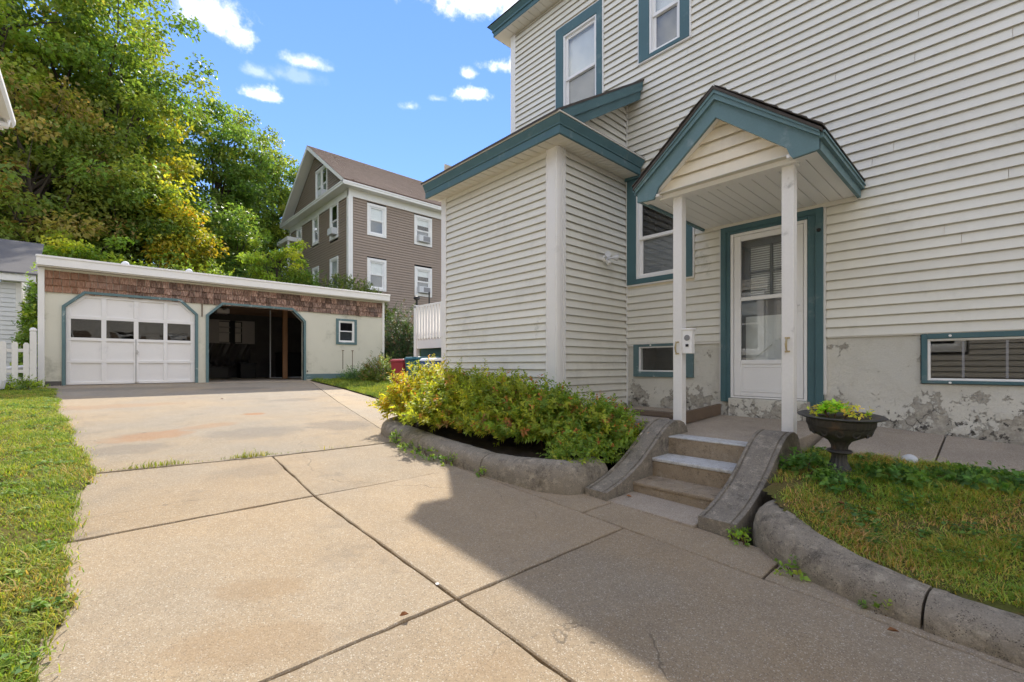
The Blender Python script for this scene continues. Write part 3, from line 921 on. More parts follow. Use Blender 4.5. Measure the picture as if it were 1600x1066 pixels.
MB().fbox(FW, 1.602, 2.192, 1.235, 1.285, -0.006, 0.023).build('storm_door_rail', M['pvc_sash'], door, bevel=0.004)
MB().fbox(FW, 1.602, 2.192, 2.01, 2.055, -0.006, 0.022).build('storm_door_rail', M['pvc_sash'], door, bevel=0.004)
MB().fbox(FW, 1.598, 2.196, 0.893, 1.238, -0.002, 0.012).build('kick_panel', M['pvc_sash'], door, bevel=0.004)
ring(MB(), FW, 1.625, 2.17, 0.92, 1.21, 0.012, 0.012, 0.012, 0.012, 0.011, 0.018).build('kick_panel_bead', M['pvc_sash'], door, bevel=0.003)
MB().fbox(FW, 1.598, 2.196, 1.283, 2.012, -0.002, 0.003).build('pane', M['glass'], door)
MB().fbox(FW, 1.598, 2.196, 2.052, 2.75, -0.002, 0.003).build('pane', M['glass'], door)
# inner door: dark rails, glazed upper half with blinds, cross-buck lower half
MB().fbox(FW, 1.50, 2.30, 0.84, 2.83, -0.20, -0.17).build('inner_door', M['grey_plastic'], door)
ring(MB(), FW, 1.60, 2.20, 2.02, 2.76, 0.06, 0.06, 0.05, 0.07, -0.169, -0.14).build('inner_door_rails', M['insect_screen'], door)
mb = MB()
mb.fbox(FW, 1.885, 1.915, 2.02, 2.70, -0.166, -0.139).fbox(FW, 1.66, 2.14, 2.36, 2.385, -0.165, -0.138)
mb.build('muntins', M['insect_screen'], door)
mb = MB()
z = 2.07
while z < 2.70:
    mb.fbox(FW, 1.655, 2.145, z, z + 0.017, -0.168, -0.160)
    z += 0.028
tag(mb.build('blind', M['blind_white'], door), kind='stuff')
mb = MB()
mb.fprism(FW, [(1.64, 1.30), (1.70, 1.30), (2.16, 1.70), (2.16, 1.77), (2.10, 1.77), (1.64, 1.37)], -0.168, -0.155)
mb.fprism(FW, [(2.16, 1.30), (2.16, 1.37), (1.70, 1.77), (1.64, 1.77), (1.64, 1.70), (2.10, 1.30)], -0.1665, -0.1535)
mb.build('cross_buck', M['curtain'], door)
MB().fbox(FW, 1.60, 2.20, 1.285, 1.83, -0.169, -0.1685).build('inner_door_panel', M['curtain'], door)
mb = MB().fbox(FW, 1.535, 1.575, 1.83, 1.96, 0.024, 0.036)
mb.tube([(XW - 0.036, 1.555, 1.90), (XW - 0.07, 1.56, 1.90), (XW - 0.072, 1.66, 1.905)], 0.008, 8)
mb.build('handle', M['pvc_sash'], door, bevel=0.003)
MB().tube([(XW - 0.054, 1.365, 2.70), (XW - 0.075, 1.365, 2.70)], [0.022, 0.018], 12).build('door_bell', M['black_plastic'], door)

# ---- main eave and roof
ev = MB()
E0 = (XW - 0.25, 6.36 + 0.25)
def eave_run(mb, prof):
    """profile points (overhang, z) run along the front eave and round the far corner"""
    path = []
    for (o, z) in prof:
        path.append([(XW - o, -4.6, z), (XW - o, 6.36 + o, z), (13.5, 6.36 + o, z)])
    n = len(prof)
    vs = [p for k in range(3) for p in [path[i][k] for i in range(n)]]
    fs = [(k * n + i, k * n + (i + 1) % n, (k + 1) * n + (i + 1) % n, (k + 1) * n + i) for k in range(2) for i in range(n)]
    mb.add(vs, fs)
    return mb
eave_run(MB(), [(0.25, 7.48), (0.25, 7.56), (0.27, 7.565), (0.27, 7.60), (0.32, 7.67), (0.10, 7.67), (0.10, 7.48)]).build('eave_fascia', M['teal_trim'], house)
eave_run(MB(), [(-0.02, 7.475), (0.24, 7.475), (0.24, 7.487), (-0.02, 7.487)]).build('eave_soffit', M['soffit_cream'], house)
mb = MB()
for k in range(60):
    y = -2 + k * 0.14
    mb.box(XW - 0.24, XW - 0.02, y, y + 0.126, 7.468, 7.4755)
tag(mb.build('soffit_slats', M['soffit_cream'], house), kind='stuff')
rz = 7.675
MB().add([(XW - 0.34, -4.6, rz), (XW - 0.34, 6.70, rz), (13.5, 6.70, rz), (13.5, -4.6, rz + 3.2), (XW + 3.6, -4.6, rz + 2.6), (XW + 3.6, 3.0, rz + 2.6), (13.5, 3.0, rz + 2.6)],
         [(0, 4, 5, 1), (1, 5, 6, 2), (4, 3, 6, 5)]).build('roof', M['roof_shingle'], house)

# ---- the bump-out
XB, YB, YE = 4.35, 3.84, 6.39
FB, FS = frameX(XB), frameY(YB)
ZS = 4.03
siding(house, FB, YB + 0.175, YE - 0.12, 0.66, ZS - 0.03, M['cream_vinyl'], seed=6)
siding(house, FS, XB + 0.138, XW - 0.015, 0.66, ZS - 0.03, M['cream_vinyl'], seed=7)
mb = MB()
mb.box(XB + 0.013, XB + 0.03, YB + 0.02, YE, 0.3, 4.15).box(XB + 0.013, XW + 0.02, YB + 0.013, YB + 0.03, 0.3, 4.3).box(XB + 0.02, 7.0, YE - 0.03, YE - 0.005, 0.3, 4.6)
mb.build('bump_sheathing', M['cream_vinyl_warm'], house)
MB().box(XB + 0.02, XW, YB + 0.02, YE - 0.02, 0.25, 0.67).build('bump_base', M['dark_block'], house)
# wide fluted corner post
mb = MB().box(XB - 0.028, XB + 0.02, YB - 0.022, YB + 0.175, 0.62, ZS - 0.02)
mb.box(XB - 0.018, XB + 0.14, YB - 0.0245, YB + 0.019, 0.6205, ZS - 0.0205)
for k in range(4):
    mb.box(XB - 0.002 + k * 0.036, XB + 0.018 + k * 0.036, YB - 0.034, YB - 0.02, 0.63, ZS - 0.03)
for y in (YB + 0.0, YB + 0.155):
    mb.box(XB - 0.036, XB - 0.02, y, y + 0.014, 0.63, ZS - 0.03)
mb.build('corner_board', M['white_trim'], house, bevel=0.003)
MB().box(XB - 0.028, XB + 0.05, YE - 0.12, YE + 0.012, 0.62, ZS - 0.02).build('corner_board', M['white_trim'], house, bevel=0.004)
# frieze under the soffit
MB().fbox(FB, YB + 0.175, YE - 0.12, ZS - 0.05, ZS, -0.01, 0.006).fbox(FS, XB + 0.138, XW - 0.02, ZS - 0.05, ZS, -0.01, 0.006).build('frieze', M['soffit_cream'], house)
OV = 0.28
def bump_run(mb, prof):
    n = len(prof)
    path = [[(XB - o, YE + 0.10, z), (XB - o, YB - o, z), (XW - 0.0 if o < 0.2 else XW - 0.06 + (o - OV) * 0.6, YB - o, z)] for (o, z) in prof]
    vs = [path[i][k] for k in range(3) for i in range(n)]
    fs = [(k * n + i, k * n + (i + 1) % n, (k + 1) * n + (i + 1) % n, (k + 1) * n + i) for k in range(2) for i in range(n)]
    fs += [tuple(range(n - 1, -1, -1)), tuple(2 * n + i for i in range(n))]
    mb.add(vs, fs)
    return mb
bump_run(MB(), [(OV - 0.03, 3.975), (OV, 3.975), (OV, 4.07), (OV + 0.012, 4.075), (OV + 0.014, 4.09), (OV + 0.05, 4.165), (OV + 0.05, 4.18), (OV - 0.03, 4.18)]).build('bump_fascia', M['teal_trim'], house)
bump_run(MB(), [(OV - 0.03, 4.181), (OV + 0.062, 4.181), (OV + 0.062, 4.196), (OV - 0.03, 4.196)]).build('drip_edge', M['soffit_cream'], house)
bump_run(MB(), [(-0.02, ZS - 0.028), (OV - 0.028, ZS - 0.046), (OV - 0.028, ZS - 0.03), (-0.02, ZS - 0.012)]).build('bump_soffit', M['soffit_cream'], house)
mb = MB()
for k in range(19):
    y = YB + 0.0 + k * 0.14
    mb.hexa([(XB - OV + 0.03, y, ZS - 0.054), (XB, y, ZS - 0.036), (XB, y + 0.125, ZS - 0.036), (XB - OV + 0.03, y + 0.125, ZS - 0.054),
             (XB - OV + 0.03, y, ZS - 0.040), (XB, y, ZS - 0.024), (XB, y + 0.125, ZS - 0.024), (XB - OV + 0.03, y + 0.125, ZS - 0.040)])
for k in range(20):
    x = XB - 0.2 + k * 0.085
    mb.hexa([(x, YB - OV + 0.03, ZS - 0.054), (x + 0.075, YB - OV + 0.03, ZS - 0.054), (x + 0.075, YB, ZS - 0.036), (x, YB, ZS - 0.036),
             (x, YB - OV + 0.03, ZS - 0.040), (x + 0.075, YB - OV + 0.03, ZS - 0.040), (x + 0.075, YB, ZS - 0.024), (x, YB, ZS - 0.024)])
tag(mb.build('soffit_slats', M['soffit_cream'], house), kind='stuff')
# lean-to roof, its rake board and the small pent roof under it
xr0, xr1 = XB - OV - 0.07, XW
zr = lambda x: 4.19 + 0.61 * (x - xr0)
yr0, yr1 = YB - OV - 0.03, YE + 0.13
mb = MB().hexa([(xr0, yr0, zr(xr0)), (xr1, yr0, zr(xr1)), (xr1, yr1, zr(xr1)), (xr0, yr1, zr(xr0)),
                (xr0, yr0, zr(xr0) + 0.03), (xr1, yr0, zr(xr1) + 0.03), (xr1, yr1, zr(xr1) + 0.03), (xr0, yr1, zr(xr0) + 0.03)])
mb.build('bump_roof', M['roof_shingle'], house)
def rake(mb, y0, y1, d0, d1, x0=XB - OV + 0.02, x1=XW - 0.03):
    return mb.hexa([(x0, y0, zr(x0) - d1), (x1 - 0.10 * d1, y0, zr(x1) - d1), (x1 - 0.10 * d1, y1, zr(x1) - d1), (x0, y1, zr(x0) - d1),
                    (x0, y0, zr(x0) - d0), (x1, y0, zr(x1) - d0), (x1, y1, zr(x1) - d0), (x0, y1, zr(x0) - d0)])
rake(MB(), YB - OV + 0.005, YB - OV + 0.04, 0.0, 0.26, XB - 0.15).build('rake_board', M['teal_trim'], house)
rake(MB(), YB - OV - 0.022, YB - OV + 0.006, 0.0, 0.13, XB - OV + 0.02).build('rake_moulding', M['teal_trim'], house)
rake(MB(), YB - OV + 0.04, YB + 0.02, 0.22, 0.235, XB + 0.15).build('rake_soffit', M['soffit_cream'], house)
MB().hexa([(XB - OV, YB - OV - 0.05, 4.197), (XW - 0.02, YB - OV - 0.05, 4.197), (XW - 0.01, YB, 4.29), (XB, YB, 4.29),
           (XB - OV, YB - OV - 0.05, 4.212), (XW - 0.02, YB - OV - 0.05, 4.212), (XW - 0.01, YB, 4.31), (XB, YB, 4.31)]).build('pent_roof', M['roof_shingle'], house)
siding(house, FS, XB, XW - 0.015, 4.26, 5.2, M['cream_vinyl'], clip=lambda z: (max(XB, xr0 + (z + 0.20 - 4.19) / 0.61), XW - 0.015), seed=8)
MB().fprism(FS, [(XB, 4.2), (XW, 4.2), (XW, 5.15), (XB, 4.25)], -0.03, -0.014).build('gable_sheathing', M['cream_vinyl_warm'], house)

# ---- entry porch roof
XP = 4.30
FP = frameX(XP)
py0, py1, pyc = 1.00, 2.66, 1.83
ze, zp = 3.10, 3.79
sl = (zp - ze) / (pyc - py0)
porch = MB()
for s in (1, -1):
    y0, y1 = (py0, pyc) if s == 1 else (py1, pyc)
    oy = -0.025 * s
    porch.hexa([(XP - 0.05, y0 + oy, ze + 0.004 - sl * 0.025), (XW, y0 + oy, ze + 0.004 - sl * 0.025), (XW, y1, zp + 0.004), (XP - 0.05, y1, zp + 0.004),
                (XP - 0.05, y0 + oy, ze + 0.032 - sl * 0.025), (XW, y0 + oy, ze + 0.032 - sl * 0.025), (XW, y1, zp + 0.032), (XP - 0.05, y1, zp + 0.032)])
porch = porch.build('porch_roof', M['roof_shingle'], house)
# shingle courses on the roof, a little ragged at the rake
rng = random.Random(4)
for s in (1, -1):
    for k in range(8):
        t0, t1 = k / 8.0, (k + 1.12) / 8.0
        ya = lambda t: (py0 - 0.035 + (pyc - py0 + 0.03) * t) if s == 1 else (py1 + 0.035 - (py1 - pyc + 0.03) * t)
        za = lambda t: ze - 0.01 + (zp - ze + 0.012) * t
        xo = XP - 0.055 + rng.uniform(-0.012, 0.008)
        t1 = min(t1, 1.0)
        MB().hexa([(xo, ya(t0), za(t0) + 0.036), (XW, ya(t0), za(t0) + 0.036), (XW, ya(t1), za(t1) + 0.034), (xo, ya(t1), za(t1) + 0.034),
                   (xo, ya(t0), za(t0) + 0.050), (XW, ya(t0), za(t0) + 0.050), (XW, ya(t1), za(t1) + 0.038), (xo, ya(t1), za(t1) + 0.038)]).build('shingle_course', M['roof_shingle'], porch)
def gable_band(d0, d1, c0, c1, cut):
    poly = [(pyc, zp - d0), (py0, ze - d0), (py0, ze - cut)]
    if cut < d1 + 0.02 or True:
        yk = py0 + 0.21
        poly += [(yk - 0.02, ze - cut - 0.012), (yk, ze - cut + 0.02)]
    poly += [(yk + 0.03, zp - sl * (pyc - yk - 0.03) - d1), (pyc, zp - d1), (2 * pyc - yk - 0.03, zp - sl * (pyc - yk - 0.03) - d1),
             (2 * pyc - yk, ze - cut + 0.02), (2 * pyc - yk + 0.02, ze - cut - 0.012), (2 * pyc - py0, ze - cut), (2 * pyc - py0, ze - d0)]
    return MB().fprism(FP, poly, c0, c1)
gable_band(0.0, 0.245, -0.03, 0.0, 0.14).build('porch_fascia', M['faded_teal'], porch)
mb = MB()
mb.fprism(FP, [(pyc, zp + 0.002), (py0 - 0.01, ze), (py0 - 0.01, ze - 0.05), (pyc, zp - 0.085), (2 * pyc - py0 + 0.01, ze - 0.05), (2 * pyc - py0 + 0.01, ze)], 0.0005, 0.030)
mb.fprism(FP, [(pyc, zp + 0.002), (py0 - 0.01, ze), (py0 - 0.01, ze - 0.02), (pyc, zp - 0.03), (2 * pyc - py0 + 0.01, ze - 0.02), (2 * pyc - py0 + 0.01, ze)], 0.0300, 0.042)
mb.build('porch_fascia_moulding', M['faded_teal'], porch)
for y, s in ((py0, -1), (py1, 1)):
    mb = MB()
    a, b = (y, y - s * 0.03)
    mb.box(XP + 0.002, XW - 0.02, min(a, b), max(a, b), ze - 0.135, ze - 0.002)
    mb.box(XP - 0.01, XW - 0.02, min(y + s * 0.001, y + s * 0.03), max(y + s * 0.001, y + s * 0.03), ze - 0.055, ze - 0.004)
    mb.box(XP - 0.02, XW - 0.02, min(y + s * 0.0295, y + s * 0.042), max(y + s * 0.0295, y + s * 0.042), ze - 0.022, ze - 0.006)
    mb.build('porch_eave_fascia', M['faded_teal'], porch)
# flat ceiling of beaded planks, soffits, tie beam and the boarded gable
zc = 2.985
y = py0 + 0.03
rng = random.Random(2)
while y < py1 - 0.04:
    w_ = 0.118 if abs(y - 1.9) > 0.1 else 0.09
    w_ = min(w_, py1 - 0.03 - y)
    MB().box(XP + 0.16, XW - 0.03, y + 0.003, y + w_ - 0.003, zc + rng.uniform(-0.002, 0.002), zc + 0.012).build('ceiling_plank', M['white_trim'], porch, bevel=0.003)
    y += w_
MB().box(XP + 0.03, XW, py0 + 0.02, py1 - 0.02, zc + 0.013, zc + 0.02).build('ceiling_backing', M['soffit_cream'], porch)
for ya, yb in ((py0 + 0.012, py0 + 0.24), (py1 - 0.24, py1 - 0.012)):
    MB().box(XP + 0.012, XP + 0.16, ya, yb, zc - 0.016, zc + 0.012).build('return_soffit', M['white_trim'], porch)
MB().box(XW - 0.045, XW - 0.018, py0 + 0.03, py1 - 0.03, zc - 0.045, zc).build('ceiling_mould', M['soffit_cream'], porch)
XG = XP + 0.115
MB().box(XG - 0.015, XG + 0.115, py0 + 0.2, py1 - 0.2, 2.955, 3.03).build('tie_beam', M['white_trim'], porch, bevel=0.004)
FG = frameX(XG)
siding(porch, FG, py0 + 0.1, py1 - 0.1, 3.03, 3.62, M['cream_vinyl_warm'], clip=lambda z: (pyc - max(0.0, (zp - 0.14 - z) / sl), pyc + max(0.0, (zp - 0.14 - z) / sl)), pitch=0.118, seed=9)
for s in (1, -1):
    yb, yt = (py0 + 0.20, pyc) if s == 1 else (py1 - 0.20, pyc)
    zb = zp - sl * abs(pyc - yb)
    MB().hexa([(XP + 0.03, yb, zb - 0.235), (XG + 0.02, yb, zb - 0.235), (XG + 0.02, yt, zp - 0.235), (XP + 0.03, yt, zp - 0.235),
               (XP + 0.03, yb, zb - 0.215), (XG + 0.02, yb, zb - 0.215), (XG + 0.02, yt, zp - 0.215), (XP + 0.03, yt, zp - 0.215)]).build('rake_soffit', M['white_trim'], porch)
# posts with brass pull handles
for yc_, z0 in ((2.285, 0.585), (1.272, 0.57)):
    p = MB().box(4.452, 4.548, yc_ - 0.048, yc_ + 0.048, z0, 2.956).build('porch_post', M['worn_white'], house, bevel=0.006)
    zc_ = 1.40
    mb = MB().fbox(frameX(4.452), yc_ - 0.02, yc_ + 0.02, zc_ + 0.052, zc_ + 0.066, 0, 0.006).fbox(frameX(4.452), yc_ - 0.02, yc_ + 0.02, zc_ - 0.066, zc_ - 0.052, 0, 0.006)
    mb.tube([(4.446, yc_, zc_ + 0.058), (4.42, yc_, zc_ + 0.045), (4.41, yc_, zc_), (4.42, yc_, zc_ - 0.045), (4.446, yc_, zc_ - 0.058)], [0.006, 0.007, 0.010, 0.007, 0.006], 8)
    mb.build('handle', M['brass'], p, smooth=True)

# ---- intercom box on the left post, security light on the bump-out
ib = thing('intercom_box', (4.5, 2.18, 1.32), 'white box with round grille on the side of the left porch post', 'intercom')
MB().box(4.457, 4.53, 2.135, 2.236, 1.34, 1.585).build('housing', M['pvc_sash'], ib, bevel=0.006)
MB().box(4.448, 4.54, 2.126, 2.236, 1.578, 1.597).build('cap', M['pvc_sash'], ib, bevel=0.004)
MB().tube([(4.458, 2.182, 1.50), (4.451, 2.182, 1.50)], 0.030, 20).build('grille', M['grey_plastic'], ib)
MB().box(4.452, 4.458, 2.167, 2.197, 1.41, 1.436).build('button', M['black_plastic'], ib)

sl_ = thing('security_light', (5.33, 3.82, 2.72), 'white twin lamp security light on the bump-out side wall', 'lamp')
mb = MB().tube([(5.33, 3.825, 2.72), (5.33, 3.795, 2.72)], 0.05, 18)
mb.build('base_plate', M['pvc_sash'], sl_, bevel=0.004)
for dx, tip in ((-0.075, (-0.075, -0.11, 0.03)), (0.09, (0.10, -0.10, 0.02))):
    a = Vector((5.33 + dx * 0.3, 3.795, 2.725))
    b = a + Vector((dx * 0.6, -0.05, 0.015))
    c = Vector((5.33, 3.8, 2.72)) + Vector(tip) + Vector((dx * 0.4, 0, 0))
    MB().tube([a, b, (b + c) / 2, c], [0.016, 0.018, 0.036, 0.045], 14).build('lamp_head', M['ac_white'], sl_, smooth=True)
MB().tube([(5.335, 3.80, 2.70), (5.335, 3.76, 2.665), (5.335, 3.735, 2.64)], [0.02, 0.03, 0.028], 12).build('sensor', M['pvc_sash'], sl_, smooth=True)

# ---------------------------------------------------------------- front steps
steps = thing('front_steps', (3.8, 1.8, 0.1), 'weathered concrete front steps with curled cheek walls and painted treads', 'steps')
YL0, YL1 = 2.19, 2.41          # left cheek
YR0, YR1 = 1.20, 1.46          # right cheek
zf = lambda x: 0.525 + (x - 4.1) * 0.04
mb = MB().hexa([(4.10, 1.30, 0.1), (5.86, 1.20, 0.1), (5.86, 2.43, 0.1), (4.10, 2.43, 0.1), (4.10, 1.30, 0.523), (5.86, 1.20, zf(5.86)), (5.86, 2.43, zf(5.86)), (4.10, 2.43, 0.523)])
mb.build('landing', M['walk_concrete'], steps, bevel=0.008)
MB().box(4.088, 4.30, YR1, YL0, 0.524, 0.538).build('painted_nosing', M['tread_paint'], steps, bevel=0.004)
for x0, x1, z0, z1, m_ in ((3.80, 4.10, 0.0, 0.372, 'tread_paint'), (3.48, 3.80, 0.0, 0.208, 'riser_concrete')):
    MB().box(x0, x1 + 0.05, YR1 - 0.02, YL0 + 0.02, z0, z1 - 0.03).build('riser', M['riser_concrete'], steps, bevel=0.006)
    MB().box(x0 - 0.008, x1 + 0.02, YR1 - 0.02, YL0 + 0.02, z1 - 0.031, z1).build('tread', M[m_], steps, bevel=0.008)
MB().box(4.095, 4.14, YR1 - 0.01, YL0 + 0.01, 0.36, 0.5235).build('riser', M['riser_concrete'], steps)
MB().hexa([(3.10, 1.47, 0.0), (3.5, 1.47, 0.0), (3.5, 2.2, 0.0), (3.10, 2.2, 0.0), (3.10, 1.47, 0.098), (3.5, 1.47, 0.104), (3.5, 2.2, 0.122), (3.10, 2.2, 0.118)]).build('base_pad', M['walk_concrete'], steps, bevel=0.006)
def cheek(y0, y1, dx, dz, name='cheek_wall'):
    P = [(4.50, 0.40), (4.50, 0.50), (4.47, 0.585), (4.41, 0.640), (4.33, 0.668), (4.23, 0.672), (4.13, 0.650), (4.03, 0.605), (3.93, 0.545), (3.83, 0.480), (3.72, 0.410), (3.60, 0.343), (3.48, 0.290), (3.36, 0.246), (3.24, 0.212), (3.14, 0.190), (3.085, 0.178)]
    w = y1 - y0
    prof = [(0, None), (0.0, 0.0), (0.004, 0.004), (0.026, 0.004), (0.030, -0.008), (0.040, -0.008), (0.044, 0.002), (w - 0.044, 0.002), (w - 0.040, -0.008), (w - 0.030, -0.008), (w - 0.026, 0.004), (w - 0.004, 0.004), (w, 0.0), (w, None)]
    m = len(prof)
    vs = []
    n = len(P)
    for i, (x, z) in enumerate(P):
        a, b = P[max(i - 1, 0)], P[min(i + 1, n - 1)]
        t = Vector((b[0] - a[0], b[1] - a[1])).normalized()
        nx, nz = -t.y, t.x
        if nz < 0: nx, nz = -nx, -nz
        if i < 2: nx, nz = 1.0, 0.0
        for (o, h) in prof:
            if h is None: vs.append((x + dx, y0 + o, -0.05))
            else: vs.append((x + dx + nx * h, y0 + o, z + dz + nz * h))
    fs = [(i * m + k, i * m + k + 1, (i + 1) * m + k + 1, (i + 1) * m + k) for i in range(n - 1) for k in range(m - 1)]
    fs += [tuple(range(m)), tuple((n - 1) * m + k for k in range(m - 1, -1, -1))]
    fs += [(i * m, (i + 1) * m, (i + 1) * m + m - 1, i * m + m - 1) for i in range(n - 1)]
    return MB().add(vs, fs).build(name, M['cheek_concrete'], steps, smooth=True, angle=28)
cheek(YL0, YL1, 0.0, 0.0)
cheek(YR0, YR1, 0.06, -0.02)

# concrete ledge and timbers between bump-out and porch
lg = MB().hexa([(4.62, 2.46, 0.2), (5.86, 2.46, 0.2), (5.86, 3.6, 0.2), (4.62, 3.6, 0.2), (4.62, 2.46, 0.60), (5.86, 2.46, 0.63), (5.86, 3.6, 0.63), (4.62, 3.6, 0.60)]).build('concrete_ledge', M['walk_concrete'], bevel=0.015, origin=(5.2, 3.0, 0.2))
tag(lg, 'low concrete ledge below the small basement window', 'ledge')
tb = MB().hexa([(4.60, 2.415, 0.55), (5.84, 2.415, 0.60), (5.84, 2.455, 0.60), (4.60, 2.455, 0.55), (4.60, 2.415, 0.685), (5.84, 2.415, 0.735), (5.84, 2.455, 0.735), (4.60, 2.455, 0.685)]).build('timber_board', M['timber'], bevel=0.005, origin=(5.2, 2.43, 0.57))
tag(tb, 'brown board on edge along the landing beside the door', 'timber')
tb = MB().box(4.92, 5.02, 2.5, 3.12, 0.612, 0.672).build('timber_board', M['timber'], bevel=0.006, origin=(4.97, 2.8, 0.612))
tag(tb, 'short brown timber lying flat on the concrete ledge', 'timber')

# walk along the house wall
walk = MB().box(4.9, 5.8, -3.2, 1.1, 0.20, 0.21).build('wall_walk', M['soil'])
tag(walk, kind='structure')
for y0, y1 in ((1.19, 0.36), (0.36, -0.62), (-0.62, -1.7), (-1.7, -3.2)):
    zz = lambda x, y: 0.455 + 0.012 * y + (x - 4.85) * (0.085 + 0.055 * y if y > -1 else 0.03)
    xf = 4.80
    MB().hexa([(xf, y1 + 0.006, 0.2), (5.87, y1 + 0.006, 0.2), (5.87, y0 - 0.006, 0.2), (xf, y0 - 0.006, 0.2),
               (xf, y1 + 0.006, zz(xf, y1)), (5.87, y1 + 0.006, zz(5.87, y1)), (5.87, y0 - 0.006, zz(5.87, y0)), (xf, y0 - 0.006, zz(xf, y0))]).build('slab', M['walk_concrete'], walk, bevel=0.006)

# ---------------------------------------------------------------- rounded kerbs
KP = [(0.0, -0.06), (-0.004, 0.03), (-0.002, 0.06), (0.002, 0.09), (0.008, 0.12), (0.018, 0.148), (0.034, 0.175), (0.055, 0.197), (0.082, 0.213), (0.112, 0.222), (0.145, 0.226), (0.18, 0.225), (0.212, 0.218), (0.238, 0.203), (0.255, 0.178), (0.262, -0.06)]
def smooth_path(pts, n=8):
    out = []
    P = [Vector(p) for p in pts]
    P = [P[0] * 2 - P[1]] + P + [P[-1] * 2 - P[-2]]
    for i in range(1, len(P) - 2):
        for k in range(n):
            t = k / n
            a, b, c, d = P[i - 1], P[i], P[i + 1], P[i + 2]
            out.append(0.5 * ((2 * b) + (c - a) * t + (2 * a - 5 * b + 4 * c - d) * t * t + (3 * b - a - 3 * c + d) * t ** 3))
    out.append(P[-2])
    return out
krng = np.random.default_rng(12)
def kerb(root, pts, cuts, hs=1.0, grow=None):
    pts = smooth_path([(p[0], p[1], 0) for p in pts], 14)
    L = [0.0]
    for i in range(1, len(pts)): L.append(L[-1] + (pts[i] - pts[i - 1]).length)
    def at(s):
        for i in range(1, len(L)):
            if L[i] >= s or i == len(L) - 1:
                t = (s - L[i - 1]) / max(1e-6, L[i] - L[i - 1])
                return pts[i - 1].lerp(pts[i], min(max(t, 0), 1))
    ends = [0.0] + [c * L[-1] for c in cuts] + [L[-1]]
    for a, b in zip(ends[:-1], ends[1:]):
        n = max(6, int((b - a) / 0.025))
        S = [a + 0.006 + (b - a - 0.012) * k / n for k in range(n + 1)]
        path = [at(s) for s in S]
        vs, m = [], len(KP)
        for i, p in enumerate(path):
            d = at(min(S[i] + 0.02, L[-1])) - at(max(S[i] - 0.02, 0))
            d.normalize()
            nr = Vector((-d.y, d.x, 0))
            e = min(i, n - i)
            rnd = 0.985 if e == 0 else 1.0
            g_ = (grow(S[i] / L[-1]) if grow else 1.0) * hs
            wob = 1 + 0.015 * math.sin(S[i] * 5) + 0.008 * math.sin(S[i] * 17 + 1)
            for kk, (o, h) in enumerate(KP):
                e_ = 0.0012 * math.sin(S[i] * 23 + kk * 1.7) + 0.0010 * math.sin(S[i] * 61 + kk * 2.9) + krng.normal(0, 0.0012)
                q = p + nr * (o * rnd + (1 - rnd) * 0.13 - e_ * (1 if kk < 8 else -1))
                vs.append((q.x, q.y, SL * max(p.y, -3) + (h * g_ * wob * rnd + e_ if h > 0 else h)))
        fs = [(i * m + k, i * m + k + 1, (i + 1) * m + k + 1, (i + 1) * m + k) for i in range(n) for k in range(m - 1)]
        fs += [tuple(range(m)), tuple(n * m + k for k in range(m - 1, -1, -1))]
        MB().add(vs, fs).build('kerb_stone', M['kerb_concrete'], root, smooth=True, angle=50)
kl = thing('planter_kerb', (2.8, 4.2, 0.2), 'rounded weathered concrete kerb round the shrub bed', 'kerb')
# walked so that the left-hand normal points into the bed
kerb(kl, [(3.46, 2.425), (3.2, 2.43), (3.0, 2.46), (2.86, 2.62), (2.785, 2.86), (2.745, 3.4), (2.745, 4.2), (2.79, 5.1), (2.84, 5.55), (2.98, 5.86), (3.25, 6.02), (3.6, 6.05)][::-1], (0.28, 0.43, 0.68), 1.0, lambda t: 0.80 + 0.30 * sstep((t - 0.66) / 0.2))
kr = thing('lawn_kerb', (2.9, 0.4, 0.05), 'rounded weathered concrete kerb along the shaded lawn', 'kerb')
kerb(kr, [(3.50, 1.17), (3.27, 1.14), (3.06, 0.98), (2.93, 0.78), (2.83, 0.50), (2.785, 0.2), (2.77, -0.4), (2.76, -1.2), (2.76, -2.2)], (0.345, 0.66), 0.94, lambda t: 1.12 - 0.52 * sstep(t / 0.42))

# planter soil
def surface(name, mat, xs, ys, zfun, inside, seed=1, amp=0.02, kind='structure'):
    rng = np.random.default_rng(seed)
    V, F, idx = [], [], {}
    n = len(xs)
    for j, y in enumerate(ys):
        for i, x in enumerate(xs):
            V.append((x, y, zfun(x, y) + rng.normal(0, amp * 0.35)))
    for j in range(len(ys) - 1):
        for i in range(n - 1):
            if inside((xs[i] + xs[i + 1]) / 2, (ys[j] + ys[j + 1]) / 2):
                F.append((j * n + i, j * n + i + 1, (j + 1) * n + i + 1, (j + 1) * n + i))
    o = MB().add(V, F).build(name, M[mat], smooth=True)
    return tag(o, kind=kind)
def bed_z(x, y):
    return SL * y + 0.12 + 0.12 * sstep((x - 3.1) / 1.2)
surface('planter_bed', 'soil', np.arange(2.9, 5.95, 0.06), np.arange(2.38, 6.0, 0.06), bed_z,
        lambda x, y: (x > 2.96 + 0.2 * max(0, (2.7 - y)) + 0.35 * max(0, (y - 5.5))) and not (x < 3.62 and y < 2.56) and not (x > 4.6 and y < 2.5), 3, 0.03)

# ---------------------------------------------------------------- two-bay garage
GY = 14.55
GF = frameY(GY)
Z0g = 0.757
garage = thing('garage', (3.3, 14.55, Z0g), 'low cream two-bay garage with cedar shingle band and one open bay', 'garage')
